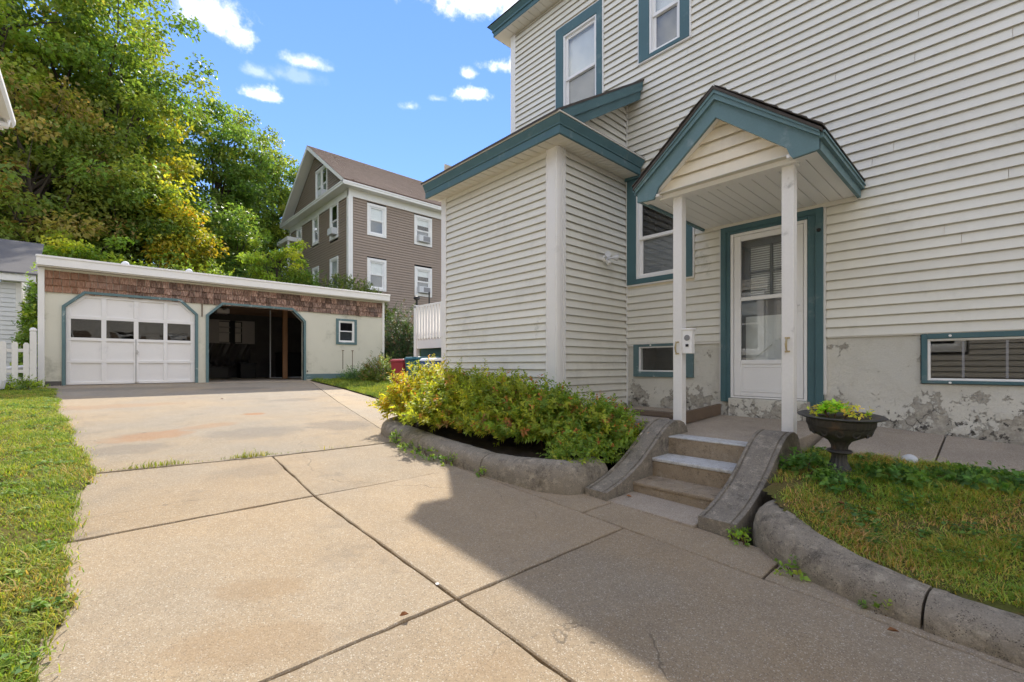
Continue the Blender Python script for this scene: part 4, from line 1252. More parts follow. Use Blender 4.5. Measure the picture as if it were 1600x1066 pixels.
# front wall with two chamfered openings and a window
O1 = (-0.40, 2.05)
O2 = (2.35, 4.80)
ZT, CH = 2.88, 0.33
mb = MB()
mb.fprism(GF, [(-0.78, Z0g - 0.1), (O1[0], Z0g - 0.1), (O1[0], ZT - CH), (O1[0] + CH, ZT), (O1[1] - CH, ZT), (O1[1], ZT - CH), (O1[1], Z0g - 0.1), (O2[0], Z0g - 0.1), (O2[0], ZT - CH), (O2[0] + CH, ZT), (O2[1] - CH, ZT), (O2[1], ZT - CH), (O2[1], Z0g - 0.1), (5.80, Z0g - 0.1), (5.80, 3.42), (-0.78, 3.42)], -0.16, 0.0)
mb.fbox(GF, 6.46, 7.41, Z0g - 0.1, 3.42, -0.16, 0.0)
mb.fbox(GF, 5.80, 6.46, Z0g - 0.1, 1.90, -0.16, 0.0)
mb.fbox(GF, 5.80, 6.46, 2.72, 3.42, -0.16, 0.0)
mb.build('front_wall', M['garage_wall'], garage)
MB().box(-0.78, -0.6, 14.71, 20.0, 0.6, 3.42).box(7.22, 7.41, 14.71, 20.0, 0.6, 3.42).build('side_wall', M['garage_wall'], garage)
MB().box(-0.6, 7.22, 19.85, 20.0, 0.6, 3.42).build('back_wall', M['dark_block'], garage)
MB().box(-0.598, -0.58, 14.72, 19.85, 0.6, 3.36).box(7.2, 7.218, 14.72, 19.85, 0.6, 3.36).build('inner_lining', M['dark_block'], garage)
MB().box(-0.6, 7.22, 14.40, 19.86, 0.6, Z0g + 0.003).build('floor', M['walk_concrete'], garage)
MB().hexa([(-0.85, 14.34, 3.55), (7.56, 14.34, 3.55), (7.56, 20.3, 3.40), (-0.85, 20.3, 3.40), (-0.85, 14.34, 3.625), (7.56, 14.34, 3.625), (7.56, 20.3, 3.47), (-0.85, 20.3, 3.47)]).build('roof', M['grey_shingle'], garage)
mb = MB()
mb.box(-0.85, 7.565, 14.31, 14.342, 3.425, 3.60)
mb.box(-0.862, 7.577, 14.292, 14.345, 3.598, 3.645)
mb.box(-0.85, -0.82, 14.342, 20.2, 3.40, 3.60)
mb.build('fascia', M['white_trim'], garage, bevel=0.005)
MB().box(-0.82, 7.56, 14.342, 14.56, 3.40, 3.424).build('soffit', M['soffit_cream'], garage)
MB().box(-0.84, -0.735, 14.50, 14.62, 0.72, 3.40).build('corner_board', M['worn_white'], garage, bevel=0.006)
MB().box(7.395, 7.47, 14.52, 14.62, 0.85, 3.40).build('corner_board', M['white_trim'], garage, bevel=0.006)
# joists and the top plate seen through the open bay
for k in range(9):
    y = 15.0 + k * 0.56
    MB().box(-0.55, 7.2, y, y + 0.045, 3.13, 3.34).build('ceiling_joist', M['joist'], garage)
MB().box(-0.55, 7.2, 14.72, 19.85, 3.345, 3.36).build('ceiling_boards', M['joist'], garage)
# cedar shingles, three courses, every shingle its own piece
rng = random.Random(11)
for r in range(3):
    zb = 2.868 + r * 0.158
    x = -0.735
    while x < 7.39:
        w_ = min(rng.uniform(0.10, 0.185), 7.395 - x)
        if w_ < 0.03: break
        dz = rng.uniform(-0.008, 0.006)
        t = rng.uniform(0.024, 0.040)
        pts = [GF(x + 0.004, zb + dz, 0.006), GF(x + w_ - 0.004, zb + dz + rng.uniform(-.004, .004), 0.006), GF(x + w_ - 0.004, zb + dz, 0.006 + t), GF(x + 0.004, zb + dz, 0.006 + t),
               GF(x + 0.004, zb + 0.172, 0.0005), GF(x + w_ - 0.004, zb + 0.172, 0.0005), GF(x + w_ - 0.004, zb + 0.172, 0.007), GF(x + 0.004, zb + 0.172, 0.007)]
        MB().hexa(pts).build('shingle', M['cedar_shingle'], garage)
        x += w_
# teal casings
def casing(o, w=0.062):
    a, b = o
    out = [(a - w, Z0g - 0.02), (a - w, ZT - CH + w * 0.41), (a + CH - w * 0.41, ZT + w), (b - CH + w * 0.41, ZT + w), (b + w, ZT - CH + w * 0.41), (b + w, Z0g - 0.02)]
    inn = [(b, Z0g - 0.02), (b, ZT - CH), (b - CH, ZT), (a + CH, ZT), (a, ZT - CH), (a, Z0g - 0.02)]
    mb = MB()
    for k in range(5):
        mb.fprism(GF, [out[k], out[k + 1], inn[4 - k], inn[5 - k]], -0.10, 0.046)
    return mb.build('bay_casing', M['worn_teal'], garage, bevel=0.004)
casing(O1)
casing(O2)
MB().fbox(GF, 4.86, 7.39, 0.80, 0.955, 0.001, 0.022).build('baseboard', M['worn_teal'], garage, bevel=0.004)
MB().fbox(GF, -0.73, -0.47, 0.68, 0.86, 0.001, 0.03).build('plinth', M['dark_block'], garage)
MB().fbox(GF, 2.115, 2.285, 0.68, 0.80, 0.001, 0.012).build('plinth', M['garage_wall'], garage)
for x, zt in ((6.02, 1.70), (6.34, 1.70)):
    MB().fbox(GF, x - 0.010, x + 0.010, 1.10, zt, 0.0005, 0.0035).fbox(GF, x - 0.03, x + 0.03, zt - 0.01, zt + 0.012, 0.0, 0.03).build('rusty_bracket', M['timber'], garage)
MB().fbox(GF, 2.19, 2.215, 2.52, 2.86, 0.001, 0.03).build('rusty_bracket', M['timber'], garage)
MB().fbox(GF, 4.895, 4.925, 1.02, 1.06, 0.0, 0.03).build('junction_box', M['black_plastic'], garage)

# the closed door
gd = MB()
poly = [(O1[0] + 0.001, Z0g + 0.012), (O1[1] - 0.001, Z0g + 0.012), (O1[1] - 0.001, ZT - CH), (O1[1] - CH, ZT - 0.001), (O1[0] + CH, ZT - 0.001), (O1[0] + 0.001, ZT - CH)]
# ground of the door as rails and stiles round the panels
cols = [(-0.315, 0.205), (0.295, 0.800), (0.890, 1.385), (1.465, 1.955)]
rows = [(0.835, 1.275), (1.345, 1.795), (1.865, 2.295), (2.375, 2.80)]
def poly_clip_box(a0, a1, b0, b1):
    """panel rectangle with the bay's chamfers cut off (kept 5 cm inside)"""
    pts = [(a0, b0), (a1, b0)]
    lim = lambda a: min(ZT - 0.05, ZT - 0.05 - max(0.0, (O1[0] + CH + 0.02) - a), ZT - 0.05 - max(0.0, a - (O1[1] - CH - 0.02)))
    if min(lim(a0), lim(a1)) >= b1: return pts + [(a1, b1), (a0, b1)]
    top = []
    N_ = 10
    for k in range(N_ + 1):
        a = a1 + (a0 - a1) * k / N_
        top.append((a, min(b1, lim(a))))
    return pts + top
bars = MB()
bars.fprism(GF, [(O1[0] + 0.001, Z0g + 0.015), (O1[1] - 0.001, Z0g + 0.015), (O1[1] - 0.001, rows[0][0]), (O1[0] + 0.001, rows[0][0])], -0.06, -0.02)
for b0, b1 in ((rows[0][1], rows[1][0]), (rows[1][1], rows[2][0]), (rows[2][1], rows[3][0])):
    bars.fbox(GF, O1[0] + 0.001, O1[1] - 0.001, b0, b1, -0.06, -0.02)
bars.fprism(GF, [(O1[0] + CH - 0.05, rows[3][1]), (O1[1] - CH + 0.05, rows[3][1]), (O1[1] - CH, ZT - 0.001), (O1[0] + CH, ZT - 0.001)], -0.06, -0.02)
xs_ = [O1[0] + 0.001] + [v for c in cols for v in c] + [O1[1] - 0.001]
for k in range(0, 10, 2):
    for ri, (b0, b1) in enumerate(rows):
        if ri == 3 and k in (0, 8):
            if k == 0: bars.fprism(GF, [(xs_[0], b0), (cols[0][0], b0), (cols[0][0], ZT - CH + 0.085), (xs_[0], ZT - CH)], -0.06, -0.021)
            else: bars.fprism(GF, [(cols[3][1], b0), (xs_[9], b0), (xs_[9], ZT - CH), (cols[3][1], ZT - CH + 0.095)], -0.06, -0.021)
        else:
            bars.fbox(GF, xs_[k], xs_[k + 1], b0, b1, -0.06, -0.021)
# chamfer edge strips
bars.fprism(GF, [(O1[0] + 0.001, ZT - CH), (O1[0] + 0.05, ZT - CH - 0.02), (O1[0] + CH + 0.03, ZT - 0.05), (O1[0] + CH, ZT - 0.001)], -0.06, -0.0205)
bars.fprism(GF, [(O1[1] - CH, ZT - 0.001), (O1[1] - CH - 0.03, ZT - 0.05), (O1[1] - 0.05, ZT - CH - 0.02), (O1[1] - 0.001, ZT - CH)], -0.06, -0.0205)
gdoor = bars.build('garage_door', M['door_white'], garage, bevel=0.006)
for ci, (a0, a1) in enumerate(cols):
    for ri, (b0, b1) in enumerate(rows):
        if ri == 2:
            MB().fbox(GF, a0 - 0.006, a1 + 0.006, b0 - 0.006, b1 + 0.006, -0.046, -0.042).build('pane', M['old_glass'], gdoor)
            continue
        MB().fprism(GF, poly_clip_box(a0 - 0.004, a1 + 0.004, b0 - 0.004, b1 + 0.004), -0.075, -0.052).build('panel', M['door_white'], gdoor)
MB().fbox(GF, 0.836, 0.846, Z0g + 0.02, 1.86, -0.0202, -0.018).build('leaf_gap', M['dark_gap'], gdoor)
mb = MB().fbox(GF, 0.83, 0.90, 1.535, 1.56, -0.02, 0.02).fbox(GF, 0.855, 0.875, 1.49, 1.60, -0.02, 0.004)
mb.build('handle', M['steel'], gdoor)
MB().fbox(GF, 0.82, 0.90, 0.80, 0.82, -0.02, 0.012).build('bolt', M['steel'], gdoor)
# garage window
gw = window(garage, GF, 5.88, 6.40, 1.97, 2.66, rail=2.33, trim=(0.085, 0.085, 0.075, 0.065), trim_mat='worn_teal', proud=0.03, screen=True, sash=0.03, glass='old_glass')
# what stands in the open bay
cb = thing('wall_cabinet', (3.5, 19.7, 1.9), 'grey open wall cabinet on the back wall of the dark bay', 'cabinet')
def on(px, py, Y):
    u, v = (px - 800) / 711.0, (571 - py) / 711.0
    S_, C_ = math.sin(VIEW), math.cos(VIEW)
    d = Y / (C_ - u * S_)
    return d * (S_ + u * C_), 1.22 + d * v
xa, za = on(327, 536, 19.7)
xb_, zb_ = on(397, 503, 19.7)
za -= 0.0
CF = frameY(19.84)
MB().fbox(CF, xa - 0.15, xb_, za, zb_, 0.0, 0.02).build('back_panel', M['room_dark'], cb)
wd = xb_ - xa
MB().fbox(CF, xa - 0.15, xa + wd * 0.20, za, zb_, 0.20, 0.24).build('cabinet_door', M['cabinet_grey'], cb)
MB().fbox(CF, xa + wd * 0.71, xb_, za, zb_, 0.20, 0.24).build('cabinet_door', M['cabinet_grey'], cb)
for a0, a1 in ((0.20, 0.44), (0.58, 0.71)):
    MB().fbox(CF, xa + wd * a0, xa + wd * a1, za + 0.06, zb_ - 0.06, 0.02, 0.05).build('cabinet_back', M['cabinet_shelf'], cb)
    for t in (0.0, 0.45, 0.68, 0.96):
        zz_ = za + (zb_ - za) * t
        MB().fbox(CF, xa + wd * a0, xa + wd * a1, zz_, zz_ + 0.03, 0.05, 0.23).build('shelf', M['cabinet_grey'], cb)
lp = MB().box(4.86, 5.00, 16.75, 16.86, Z0g + 0.003, 3.13).build('timber_prop', M['raw_lumber'], origin=(4.93, 16.8, Z0g), bevel=0.006)
tag(lp, 'upright new lumber prop inside the open garage bay', 'timber')
pf = MB().tube([(4.55, 17.1, 3.1), (4.55, 17.1, Z0g + 0.04), (5.6, 17.1, Z0g + 0.04)], 0.02, 8).build('pipe_frame', M['ac_white'], origin=(4.55, 17.1, Z0g))
tag(pf, 'thin bent white pipe beside the lumber prop', 'pipe')
op = thing('door_opener', (3.2, 17.5, 3.0), 'grey garage door opener under the joists of the open bay', 'opener')
MB().box(3.02, 3.38, 17.3, 17.7, 2.93, 3.08).build('motor_housing', M['cabinet_shelf'], op, bevel=0.01)
MB().box(3.19, 3.22, 14.9, 17.3, 3.02, 3.06).build('track', M['steel'], op)
# tarp hanging from the cabinet, crumpled
def tarp():
    xs = np.linspace(xa - 0.2, xb_ - 0.15, 60)
    zs = np.linspace(1.15, za, 30)
    rng = np.random.default_rng(3)
    V = []
    for z in zs:
        for x in xs:
            V.append((x, 19.6 - 0.10 * math.sin(x * 11 + z * 3 + 2 * math.sin(z * 5)) * (0.4 + (za - z)) - 0.05 * math.sin(x * 23 - z * 9), z))
    n = len(xs)
    F = [(j * n + i, j * n + i + 1, (j + 1) * n + i + 1, (j + 1) * n + i) for j in range(len(zs) - 1) for i in range(n - 1)]
    o = MB().add(V, F).build('tarp', M['tarp_black'], smooth=True, origin=(xa, 19.6, 1.15))
    tag(o, 'crumpled black plastic sheet hanging below the cabinet', 'tarp')
tarp()
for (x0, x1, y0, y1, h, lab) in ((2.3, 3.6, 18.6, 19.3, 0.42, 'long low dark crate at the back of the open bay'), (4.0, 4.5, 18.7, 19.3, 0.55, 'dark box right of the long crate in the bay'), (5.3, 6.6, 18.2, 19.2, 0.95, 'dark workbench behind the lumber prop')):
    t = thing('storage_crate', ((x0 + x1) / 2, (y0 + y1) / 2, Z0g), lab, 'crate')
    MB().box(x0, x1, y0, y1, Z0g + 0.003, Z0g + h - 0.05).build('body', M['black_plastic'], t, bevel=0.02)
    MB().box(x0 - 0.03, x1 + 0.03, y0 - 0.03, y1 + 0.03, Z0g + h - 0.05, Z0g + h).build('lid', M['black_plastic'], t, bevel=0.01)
mb = MB()
# globes on the roof
for x, lab in ((on(196, 410, 15.2)[0], 'white globe on the garage roof above the closed door'), (on(295.5, 422, 15.2)[0], 'white globe on the garage roof between the bays')):
    t = thing('roof_globe', (x, 15.2, 3.6), lab, 'globe', 'white globes on the garage roof')
    MB().tube([(x, 15.2, 3.58), (x, 15.2, 3.72)], 0.05, 12).build('stem', M['ac_white'], t)
    pr_ = [(0.001, 0.0)] + [(0.085 * math.sin(a), 0.085 - 0.085 * math.cos(a)) for a in np.linspace(0.3, 2.9, 9)] + [(0.001, 0.17)]
    MB().lathe(pr_, (x, 15.2, 3.70), 16).build('globe', M['litter_white'], t, smooth=True)

# ---------------------------------------------------------------- brown house on the rise
BX, BY = 9.83, 23.0
bh = thing('brown_house', (13, 26, 3.3), 'tall brown sided house with white trim and brown gable roof behind the garage', 'house')
FR, FL = frameY(BY), frameX(BX)
X2, Y2 = 19.5, 32.4
ZE = 10.35
br_win = [(10.95, 11.80, 8.30, 9.75, 1), (13.80, 14.73, 8.32, 9.76, 2), (10.95, 11.80, 5.38, 6.83, 0), (13.82, 14.73, 5.36, 6.80, 2), (16.6, 17.5, 8.3, 9.75, 0), (16.6, 17.5, 5.38, 6.83, 0)]
bl_win = [(24.45, 25.35, 8.25, 10.02, 2), (27.30, 28.05, 8.5, 9.92, 0), (24.45, 25.35, 5.3, 7.0, 0), (27.30, 28.05, 5.4, 6.9, 0), (30.2, 30.9, 8.5, 9.9, 0)]
gb_win = [(25.98, 26.75, 10.75, 12.55, 2), (26.83, 27.6, 10.75, 12.55, 0)]
hr = [(a - 0.13, b + 0.13, c - 0.13, d + 0.13) for a, b, c, d, k in br_win]
hl = [(a - 0.13, b + 0.13, c - 0.13, d + 0.13) for a, b, c, d, k in bl_win]
siding(bh, FR, BX + 0.2, X2, 3.0, ZE - 0.35, M['brown_vinyl'], hr, pitch=0.139, lip=0.03, gap=0.022, joined=True, name='siding')
siding(bh, FL, BY + 0.2, Y2 - 0.15, 3.0, ZE - 0.35, M['brown_vinyl'], hl, pitch=0.139, lip=0.03, gap=0.022, joined=True, name='siding')
RY, RZ = (BY + Y2) / 2, 14.05
rs = (RZ - 10.55) / (RY - (BY - 0.45))
siding(bh, FL, BY, Y2, 10.55, 13.8, M['brown_vinyl'], [(25.85, 27.73, 10.6, 12.68)], pitch=0.139, lip=0.03, gap=0.022, joined=True, name='siding', clip=lambda z: (RY - (RZ - 0.35 - z) / rs, RY + (RZ - 0.35 - z) / rs))
mb = MB()
mb.box(BX + 0.5, X2, BY + 0.5, Y2 - 0.02, 2.0, 10.5)
mb.build('wall_core', M['room_dark'], bh)
for (a, b, c, d, k) in br_win:
    w = window(bh, FR, a, b, c, d, rail=(c + d) / 2, trim=(0.13, 0.13, 0.13, 0.13), trim_mat='white_trim', proud=0.04, sash=0.06, blind=None, curtain=((c + d) / 2 + (0 if k != 2 else 0.3), d - 0.05), screen=True)
    if k == 2:
        MB().fbox(FR, a + 0.08, b - 0.08, c + 0.06, c + 0.42, -0.05, 0.22).build('air_conditioner', M['ac_white'], w, bevel=0.02)
        MB().fbox(FR, a + 0.36, b - 0.12, c + 0.11, c + 0.38, 0.22, 0.225).build('grille', M['grey_plastic'], w)
for (a, b, c, d, k) in bl_win + gb_win:
    w = window(bh, FL, a, b, c, d, rail=(c + d) / 2, trim=(0.13, 0.13, 0.13, 0.13) if (a, b, c, d, k) in bl_win else (0.1, 0.04, 0.1, 0.12), trim_mat='white_trim', proud=0.04, sash=0.06, curtain=((c + d) / 2, d - 0.05) if k == 0 else None, screen=True)
    if k == 2:
        MB().fbox(FL, a + 0.05, b - 0.2, c + 0.06, c + 0.42, -0.05, 0.30).build('air_conditioner', M['ac_white'], w, bevel=0.02)
MB().box(BX - 0.035, BX + 0.2, BY - 0.035, BY + 0.2, 3.0, ZE - 0.35).build('corner_board', M['white_trim'], bh)
MB().box(BX - 0.035, BX + 0.1, Y2 - 0.15, Y2, 3.0, ZE - 0.35).build('corner_board', M['white_trim'], bh)
MB().box(BX - 0.03, X2, BY - 0.03, BY + 0.1, ZE - 0.35, ZE + 0.02).box(BX - 0.03, BX + 0.1, BY - 0.0295, Y2, ZE - 0.351, ZE + 0.019).build('frieze_board', M['white_trim'], bh)
mb = MB()
o_ = 0.45
mb.box(BX - o_, X2 + o_, BY - o_, BY + 0.1, ZE + 0.02, ZE + 0.06)
mb.box(BX - o_ + 0.001, BX + 0.1, BY + 0.1, Y2 + o_, ZE + 0.021, ZE + 0.061)
mb.build('cornice_soffit', M['white_trim'], bh)
mb = MB()
mb.box(BX - o_, X2 + o_, BY - o_ - 0.03, BY - o_ + 0.02, ZE + 0.03, ZE + 0.20)
mb.box(BX - o_ - 0.03, BX - o_ + 0.02, BY - o_ - 0.031, Y2 + o_, ZE + 0.031, ZE + 0.199)
mb.box(BX - o_ - 0.06, BX - o_ - 0.03, BY - o_ - 0.06, Y2 + o_, ZE + 0.15, ZE + 0.22).box(BX - o_ - 0.0605, X2 + o_, BY - o_ - 0.0605, BY - o_ - 0.03, ZE + 0.149, ZE + 0.219)
mb.build('cornice', M['white_trim'], bh)
MB().hexa([(BX - o_, BY - o_, ZE + 0.201), (BX + 0.1, BY - o_, ZE + 0.201), (BX + 0.1, Y2 + o_, ZE + 0.201), (BX - o_, Y2 + o_, ZE + 0.201), (BX - o_, BY - o_, ZE + 0.21), (BX + 0.1, BY - o_, ZE + 0.40), (BX + 0.1, Y2 + o_, ZE + 0.40), (BX - o_, Y2 + o_, ZE + 0.21)]).build('return_roof', M['brown_roof'], bh)
ye0, ye1 = BY - o_ - 0.05, Y2 + o_ + 0.05
xr_ = BX - o_ - 0.05
zl = ZE + 0.22
roofmb = MB()
for ya_ in (ye0, ye1):
    roofmb.hexa([(xr_, ya_, zl), (X2 + 0.5, ya_, zl), (X2 + 0.5, RY, RZ), (xr_, RY, RZ), (xr_, ya_, zl + 0.06), (X2 + 0.5, ya_, zl + 0.06), (X2 + 0.5, RY, RZ + 0.06), (xr_, RY, RZ + 0.06)])
broof = roofmb.build('roof', M['brown_roof'], bh)
courses = MB()
nC = 30
for k in range(nC):
    t0, t1 = k / nC, (k + 1.0) / nC
    f = lambda t: (ye0 + (RY - ye0) * t, zl + (RZ - zl) * t)
    (y0, z0), (y1, z1) = f(t0), f(t1)
    courses.hexa([(xr_ - 0.02, y0 - 0.01, z0 + 0.062), (X2 + 0.5, y0 - 0.01, z0 + 0.062), (X2 + 0.5, y1, z1 + 0.061), (xr_ - 0.02, y1, z1 + 0.061),
                  (xr_ - 0.02, y0 - 0.01, z0 + 0.085), (X2 + 0.5, y0 - 0.01, z0 + 0.085), (X2 + 0.5, y1, z1 + 0.064), (xr_ - 0.02, y1, z1 + 0.064)])
tag(courses.build('shingle_courses', M['brown_roof'], broof), kind='stuff')
for ya_, yb_ in ((ye0, RY), (ye1, RY)):
    MB().hexa([(xr_ - 0.01, ya_, zl - 0.16), (xr_ + 0.04, ya_, zl - 0.16), (xr_ + 0.04, yb_, RZ - 0.2), (xr_ - 0.01, yb_, RZ - 0.2), (xr_ - 0.01, ya_, zl + 0.05), (xr_ + 0.04, ya_, zl + 0.05), (xr_ + 0.04, yb_, RZ + 0.05), (xr_ - 0.01, yb_, RZ + 0.05)]).build('rake_board', M['white_trim'], bh)
    MB().hexa([(xr_ + 0.03, ya_, zl - 0.12), (BX + 0.05, ya_, zl - 0.12), (BX + 0.05, yb_, RZ - 0.16), (xr_ + 0.03, yb_, RZ - 0.16), (xr_ + 0.03, ya_, zl - 0.07), (BX + 0.05, ya_, zl - 0.07), (BX + 0.05, yb_, RZ - 0.11), (xr_ + 0.03, yb_, RZ - 0.11)]).build('rake_soffit', M['white_trim'], bh)
# small rear porch at its far end
MB().box(9.0, BX, Y2 - 2.2, Y2 - 0.1, 9.0, 9.25).build('rear_porch_roof', M['white_trim'], bh)
MB().box(9.05, 9.15, Y2 - 2.1, Y2 - 1.98, 3.5, 9.0).build('rear_porch_post', M['white_trim'], bh)

# ---------------------------------------------------------------- deck and bins behind the bump-out
deck = thing('deck', (7.5, 9.6, 0.5), 'raised deck with white railing behind the bump-out', 'deck')
DX = 6.4
MB().box(DX + 0.06, 9.4, 6.6, 10.7, 1.86, 1.90).build('floor', M['white_trim'], deck)
MB().box(DX, DX + 0.05, 6.6, 10.72, 1.66, 1.90).build('rim_board', M['white_trim'], deck, bevel=0.004)
MB().box(DX + 0.1, 9.3, 6.7, 10.6, 0.4, 1.655).build('skirt', M['deck_green'], deck)
MB().box(DX - 0.03, DX + 0.10, 6.6, 10.75, 2.755, 2.80).build('top_rail', M['white_trim'], deck, bevel=0.006)
MB().box(DX + 0.012, DX + 0.05, 6.6, 10.68, 1.98, 2.05).box(DX + 0.012, DX + 0.05, 6.6, 10.68, 2.66, 2.72).build('rail', M['white_trim'], deck)
y = 8.6
while y < 10.6:
    MB().hexa([(DX - 0.030, y, 1.93), (DX + 0.008, y, 1.86), (DX + 0.008, y + 0.075, 1.86), (DX - 0.030, y + 0.075, 1.93), (DX - 0.030, y, 2.76), (DX + 0.008, y, 2.76), (DX + 0.008, y + 0.075, 2.76), (DX - 0.030, y + 0.075, 2.76)]).build('baluster', M['white_trim'], deck)
    y += 0.135
MB().box(DX - 0.03, DX + 0.08, 10.62, 10.74, 0.5, 2.82).build('post', M['white_trim'], deck, bevel=0.006)
t = thing('post_lamp', (DX + 0.03, 10.68, 2.82), 'small black ball lamp on the deck corner post', 'lamp')
MB().tube([(DX + 0.03, 10.68, 2.80), (DX + 0.03, 10.68, 2.98)], 0.03, 10).build('stem', M['black_plastic'], t)
MB().lathe([(0.002, 0), (0.07, 0.02), (0.09, 0.06), (0.07, 0.10), (0.002, 0.12)], (DX + 0.03, 10.68, 2.96), 14).build('shade', M['black_plastic'], t, smooth=True)
t = MB().tube([(DX + 0.05, 10.1, 2.79), (DX + 0.05, 10.1, 3.12)], 0.02, 8).build('thin_pole', M['black_plastic'], origin=(DX + .05, 10.1, 2.79))
tag(t, 'thin black pole standing on the white deck railing', 'pole')
for y, m_, lm, lab in ((10.05, 'red_bin', 'red_bin', 'red wheeled bin, leftmost below the deck'), (9.36, 'teal_bin', 'teal_bin', 'dark teal wheeled bin below the deck'), (8.67, 'blue_bin', 'lid_white', 'blue wheeled bin with pale lid below the deck')):
    z0 = gz(5.8, y) - 0.06
    dz = -0.14 if m_ == 'red_bin' else -0.06
    t = thing('wheeled_bin', (5.8, y, z0), lab, 'bin', 'bins in a row below the deck')
    MB().hexa([(5.56, y - 0.24, z0), (6.02, y - 0.24, z0), (6.02, y + 0.24, z0), (5.56, y + 0.24, z0), (5.48, y - 0.30, z0 + 0.98 + dz), (6.06, y - 0.30, z0 + 0.98 + dz), (6.06, y + 0.30, z0 + 0.98 + dz), (5.48, y + 0.30, z0 + 0.98 + dz)]).build('body', M[m_], t, bevel=0.02)
    MB().hexa([(5.45, y - 0.32, z0 + 0.985 + dz), (6.10, y - 0.32, z0 + 0.985 + dz), (6.10, y + 0.32, z0 + 0.985 + dz), (5.45, y + 0.32, z0 + 0.985 + dz), (5.50, y - 0.29, z0 + 1.05 + dz), (6.08, y - 0.29, z0 + 1.07 + dz), (6.08, y + 0.29, z0 + 1.07 + dz), (5.50, y + 0.29, z0 + 1.05 + dz)]).build('lid', M[lm], t, bevel=0.02)
    for s in (-1, 1):
        MB().tube([(5.98, y + s * 0.25, z0 + 0.11), (5.98, y + s * 0.30, z0 + 0.11)], 0.11, 16).build('wheel', M['black_plastic'], t)

# ---------------------------------------------------------------- picket fence, shed, lattice on the left
fence = thing('picket_fence', (-1.6, 14.05, 0.75), 'white picket fence between the garage and the shed', 'fence')
FF = frameY(14.05)
MB().fbox(FF, -3.4, -0.86, 1.06, 1.13, -0.05, -0.012).fbox(FF, -3.4, -0.86, 1.50, 1.57, -0.05, -0.012).build('rail', M['white_trim'], fence, bevel=0.004)
x = -0.98
k = 0
while x > -3.4:
    h = 1.70 + 0.012 * (k % 3)
    MB().fprism(FF, [(x - 0.045, 0.90), (x + 0.045, 0.90), (x + 0.045, h - 0.035), (x + 0.02, h), (x - 0.02, h), (x - 0.045, h - 0.035)], -0.0115, 0.012).build('picket', M['worn_white'], fence)
    x -= 0.165
    k += 1
gp = MB().box(-0.93, -0.83, 14.02, 14.12, 0.7, 1.93).build('post', M['worn_white'], fence, bevel=0.008)
MB().lathe([(0.04, 0), (0.055, 0.02), (0.06, 0.05), (0.04, 0.085), (0.002, 0.1)], (-0.88, 14.07, 1.93), 14).build('finial', M['worn_white'], gp, smooth=True)

shed = thing('white_shed', (-3, 17, 0.75), 'white sided shed with grey shingle roof behind the picket fence', 'shed')
SF = frameY(17.0)
siding(shed, SF, -6.5, -1.36, 0.85, 3.30, M['white_vinyl'], pitch=0.115, lip=0.016, seed=21)
MB().box(-6.6, -1.27, 17.015, 20.0, 0.6, 3.32).build('wall_core', M['white_vinyl'], shed)
MB().fbox(SF, -1.37, -1.265, 0.75, 3.31, -0.05, 0.024).build('corner_board', M['white_trim'], shed, bevel=0.004)
MB().box(-6.6, -1.0, 16.72, 16.76, 3.33, 3.50).box(-6.6, -1.0, 16.76, 17.02, 3.33, 3.35).build('eave', M['white_trim'], shed)
MB().hexa([(-6.7, 16.68, 3.50), (-0.98, 16.68, 3.50), (-0.98, 19.2, 4.75), (-6.7, 19.2, 4.75), (-6.7, 16.68, 3.54), (-0.98, 16.68, 3.54), (-0.98, 19.2, 4.79), (-6.7, 19.2, 4.79)]).build('roof', M['grey_shingle'], shed)
MB().fprism(frameXp(-1.27), [(17.02, 3.3), (19.2, 3.3), (19.2, 4.72), (17.02, 3.62)], -0.02, 0.0).build('gable_wall', M['white_vinyl'], shed)
lat = thing('lattice_panel', (-1.0, 17.4, 0.8), 'white diagonal lattice strip between shed and garage', 'lattice')
for k in range(30):
    z = 0.9 + k * 0.085
    MB().hexa([(-1.26, 17.40, z), (-0.84, 17.40, z - 0.36), (-0.84, 17.41, z - 0.36), (-1.26, 17.41, z), (-1.26, 17.40, z + 0.035), (-0.84, 17.40, z - 0.325), (-0.84, 17.41, z - 0.325), (-1.26, 17.41, z + 0.035)]).build('slat', M['white_vinyl'], lat)
# white plastic gutter pieces lying behind and before the fence
t = MB().tube([(-2.4, 14.9, 1.02), (-1.5, 14.8, 1.12), (-0.95, 14.75, 1.20)], 0.045, 8).build('gutter_piece', M['litter_white'], origin=(-1.7, 14.8, 0.8))
tag(t, 'white gutter pipe leaning behind the picket fence', 'pipe')
t = MB().tube([(-1.9, 13.5, 0.76), (-1.38, 13.35, 0.75), (-1.26, 13.3, 0.79), (-1.24, 13.3, 0.92)], 0.05, 8).build('gutter_piece', M['ac_white'], smooth=True, origin=(-1.5, 13.4, 0.7))
tag(t, 'bent white gutter elbow lying on the ground before the fence', 'pipe')

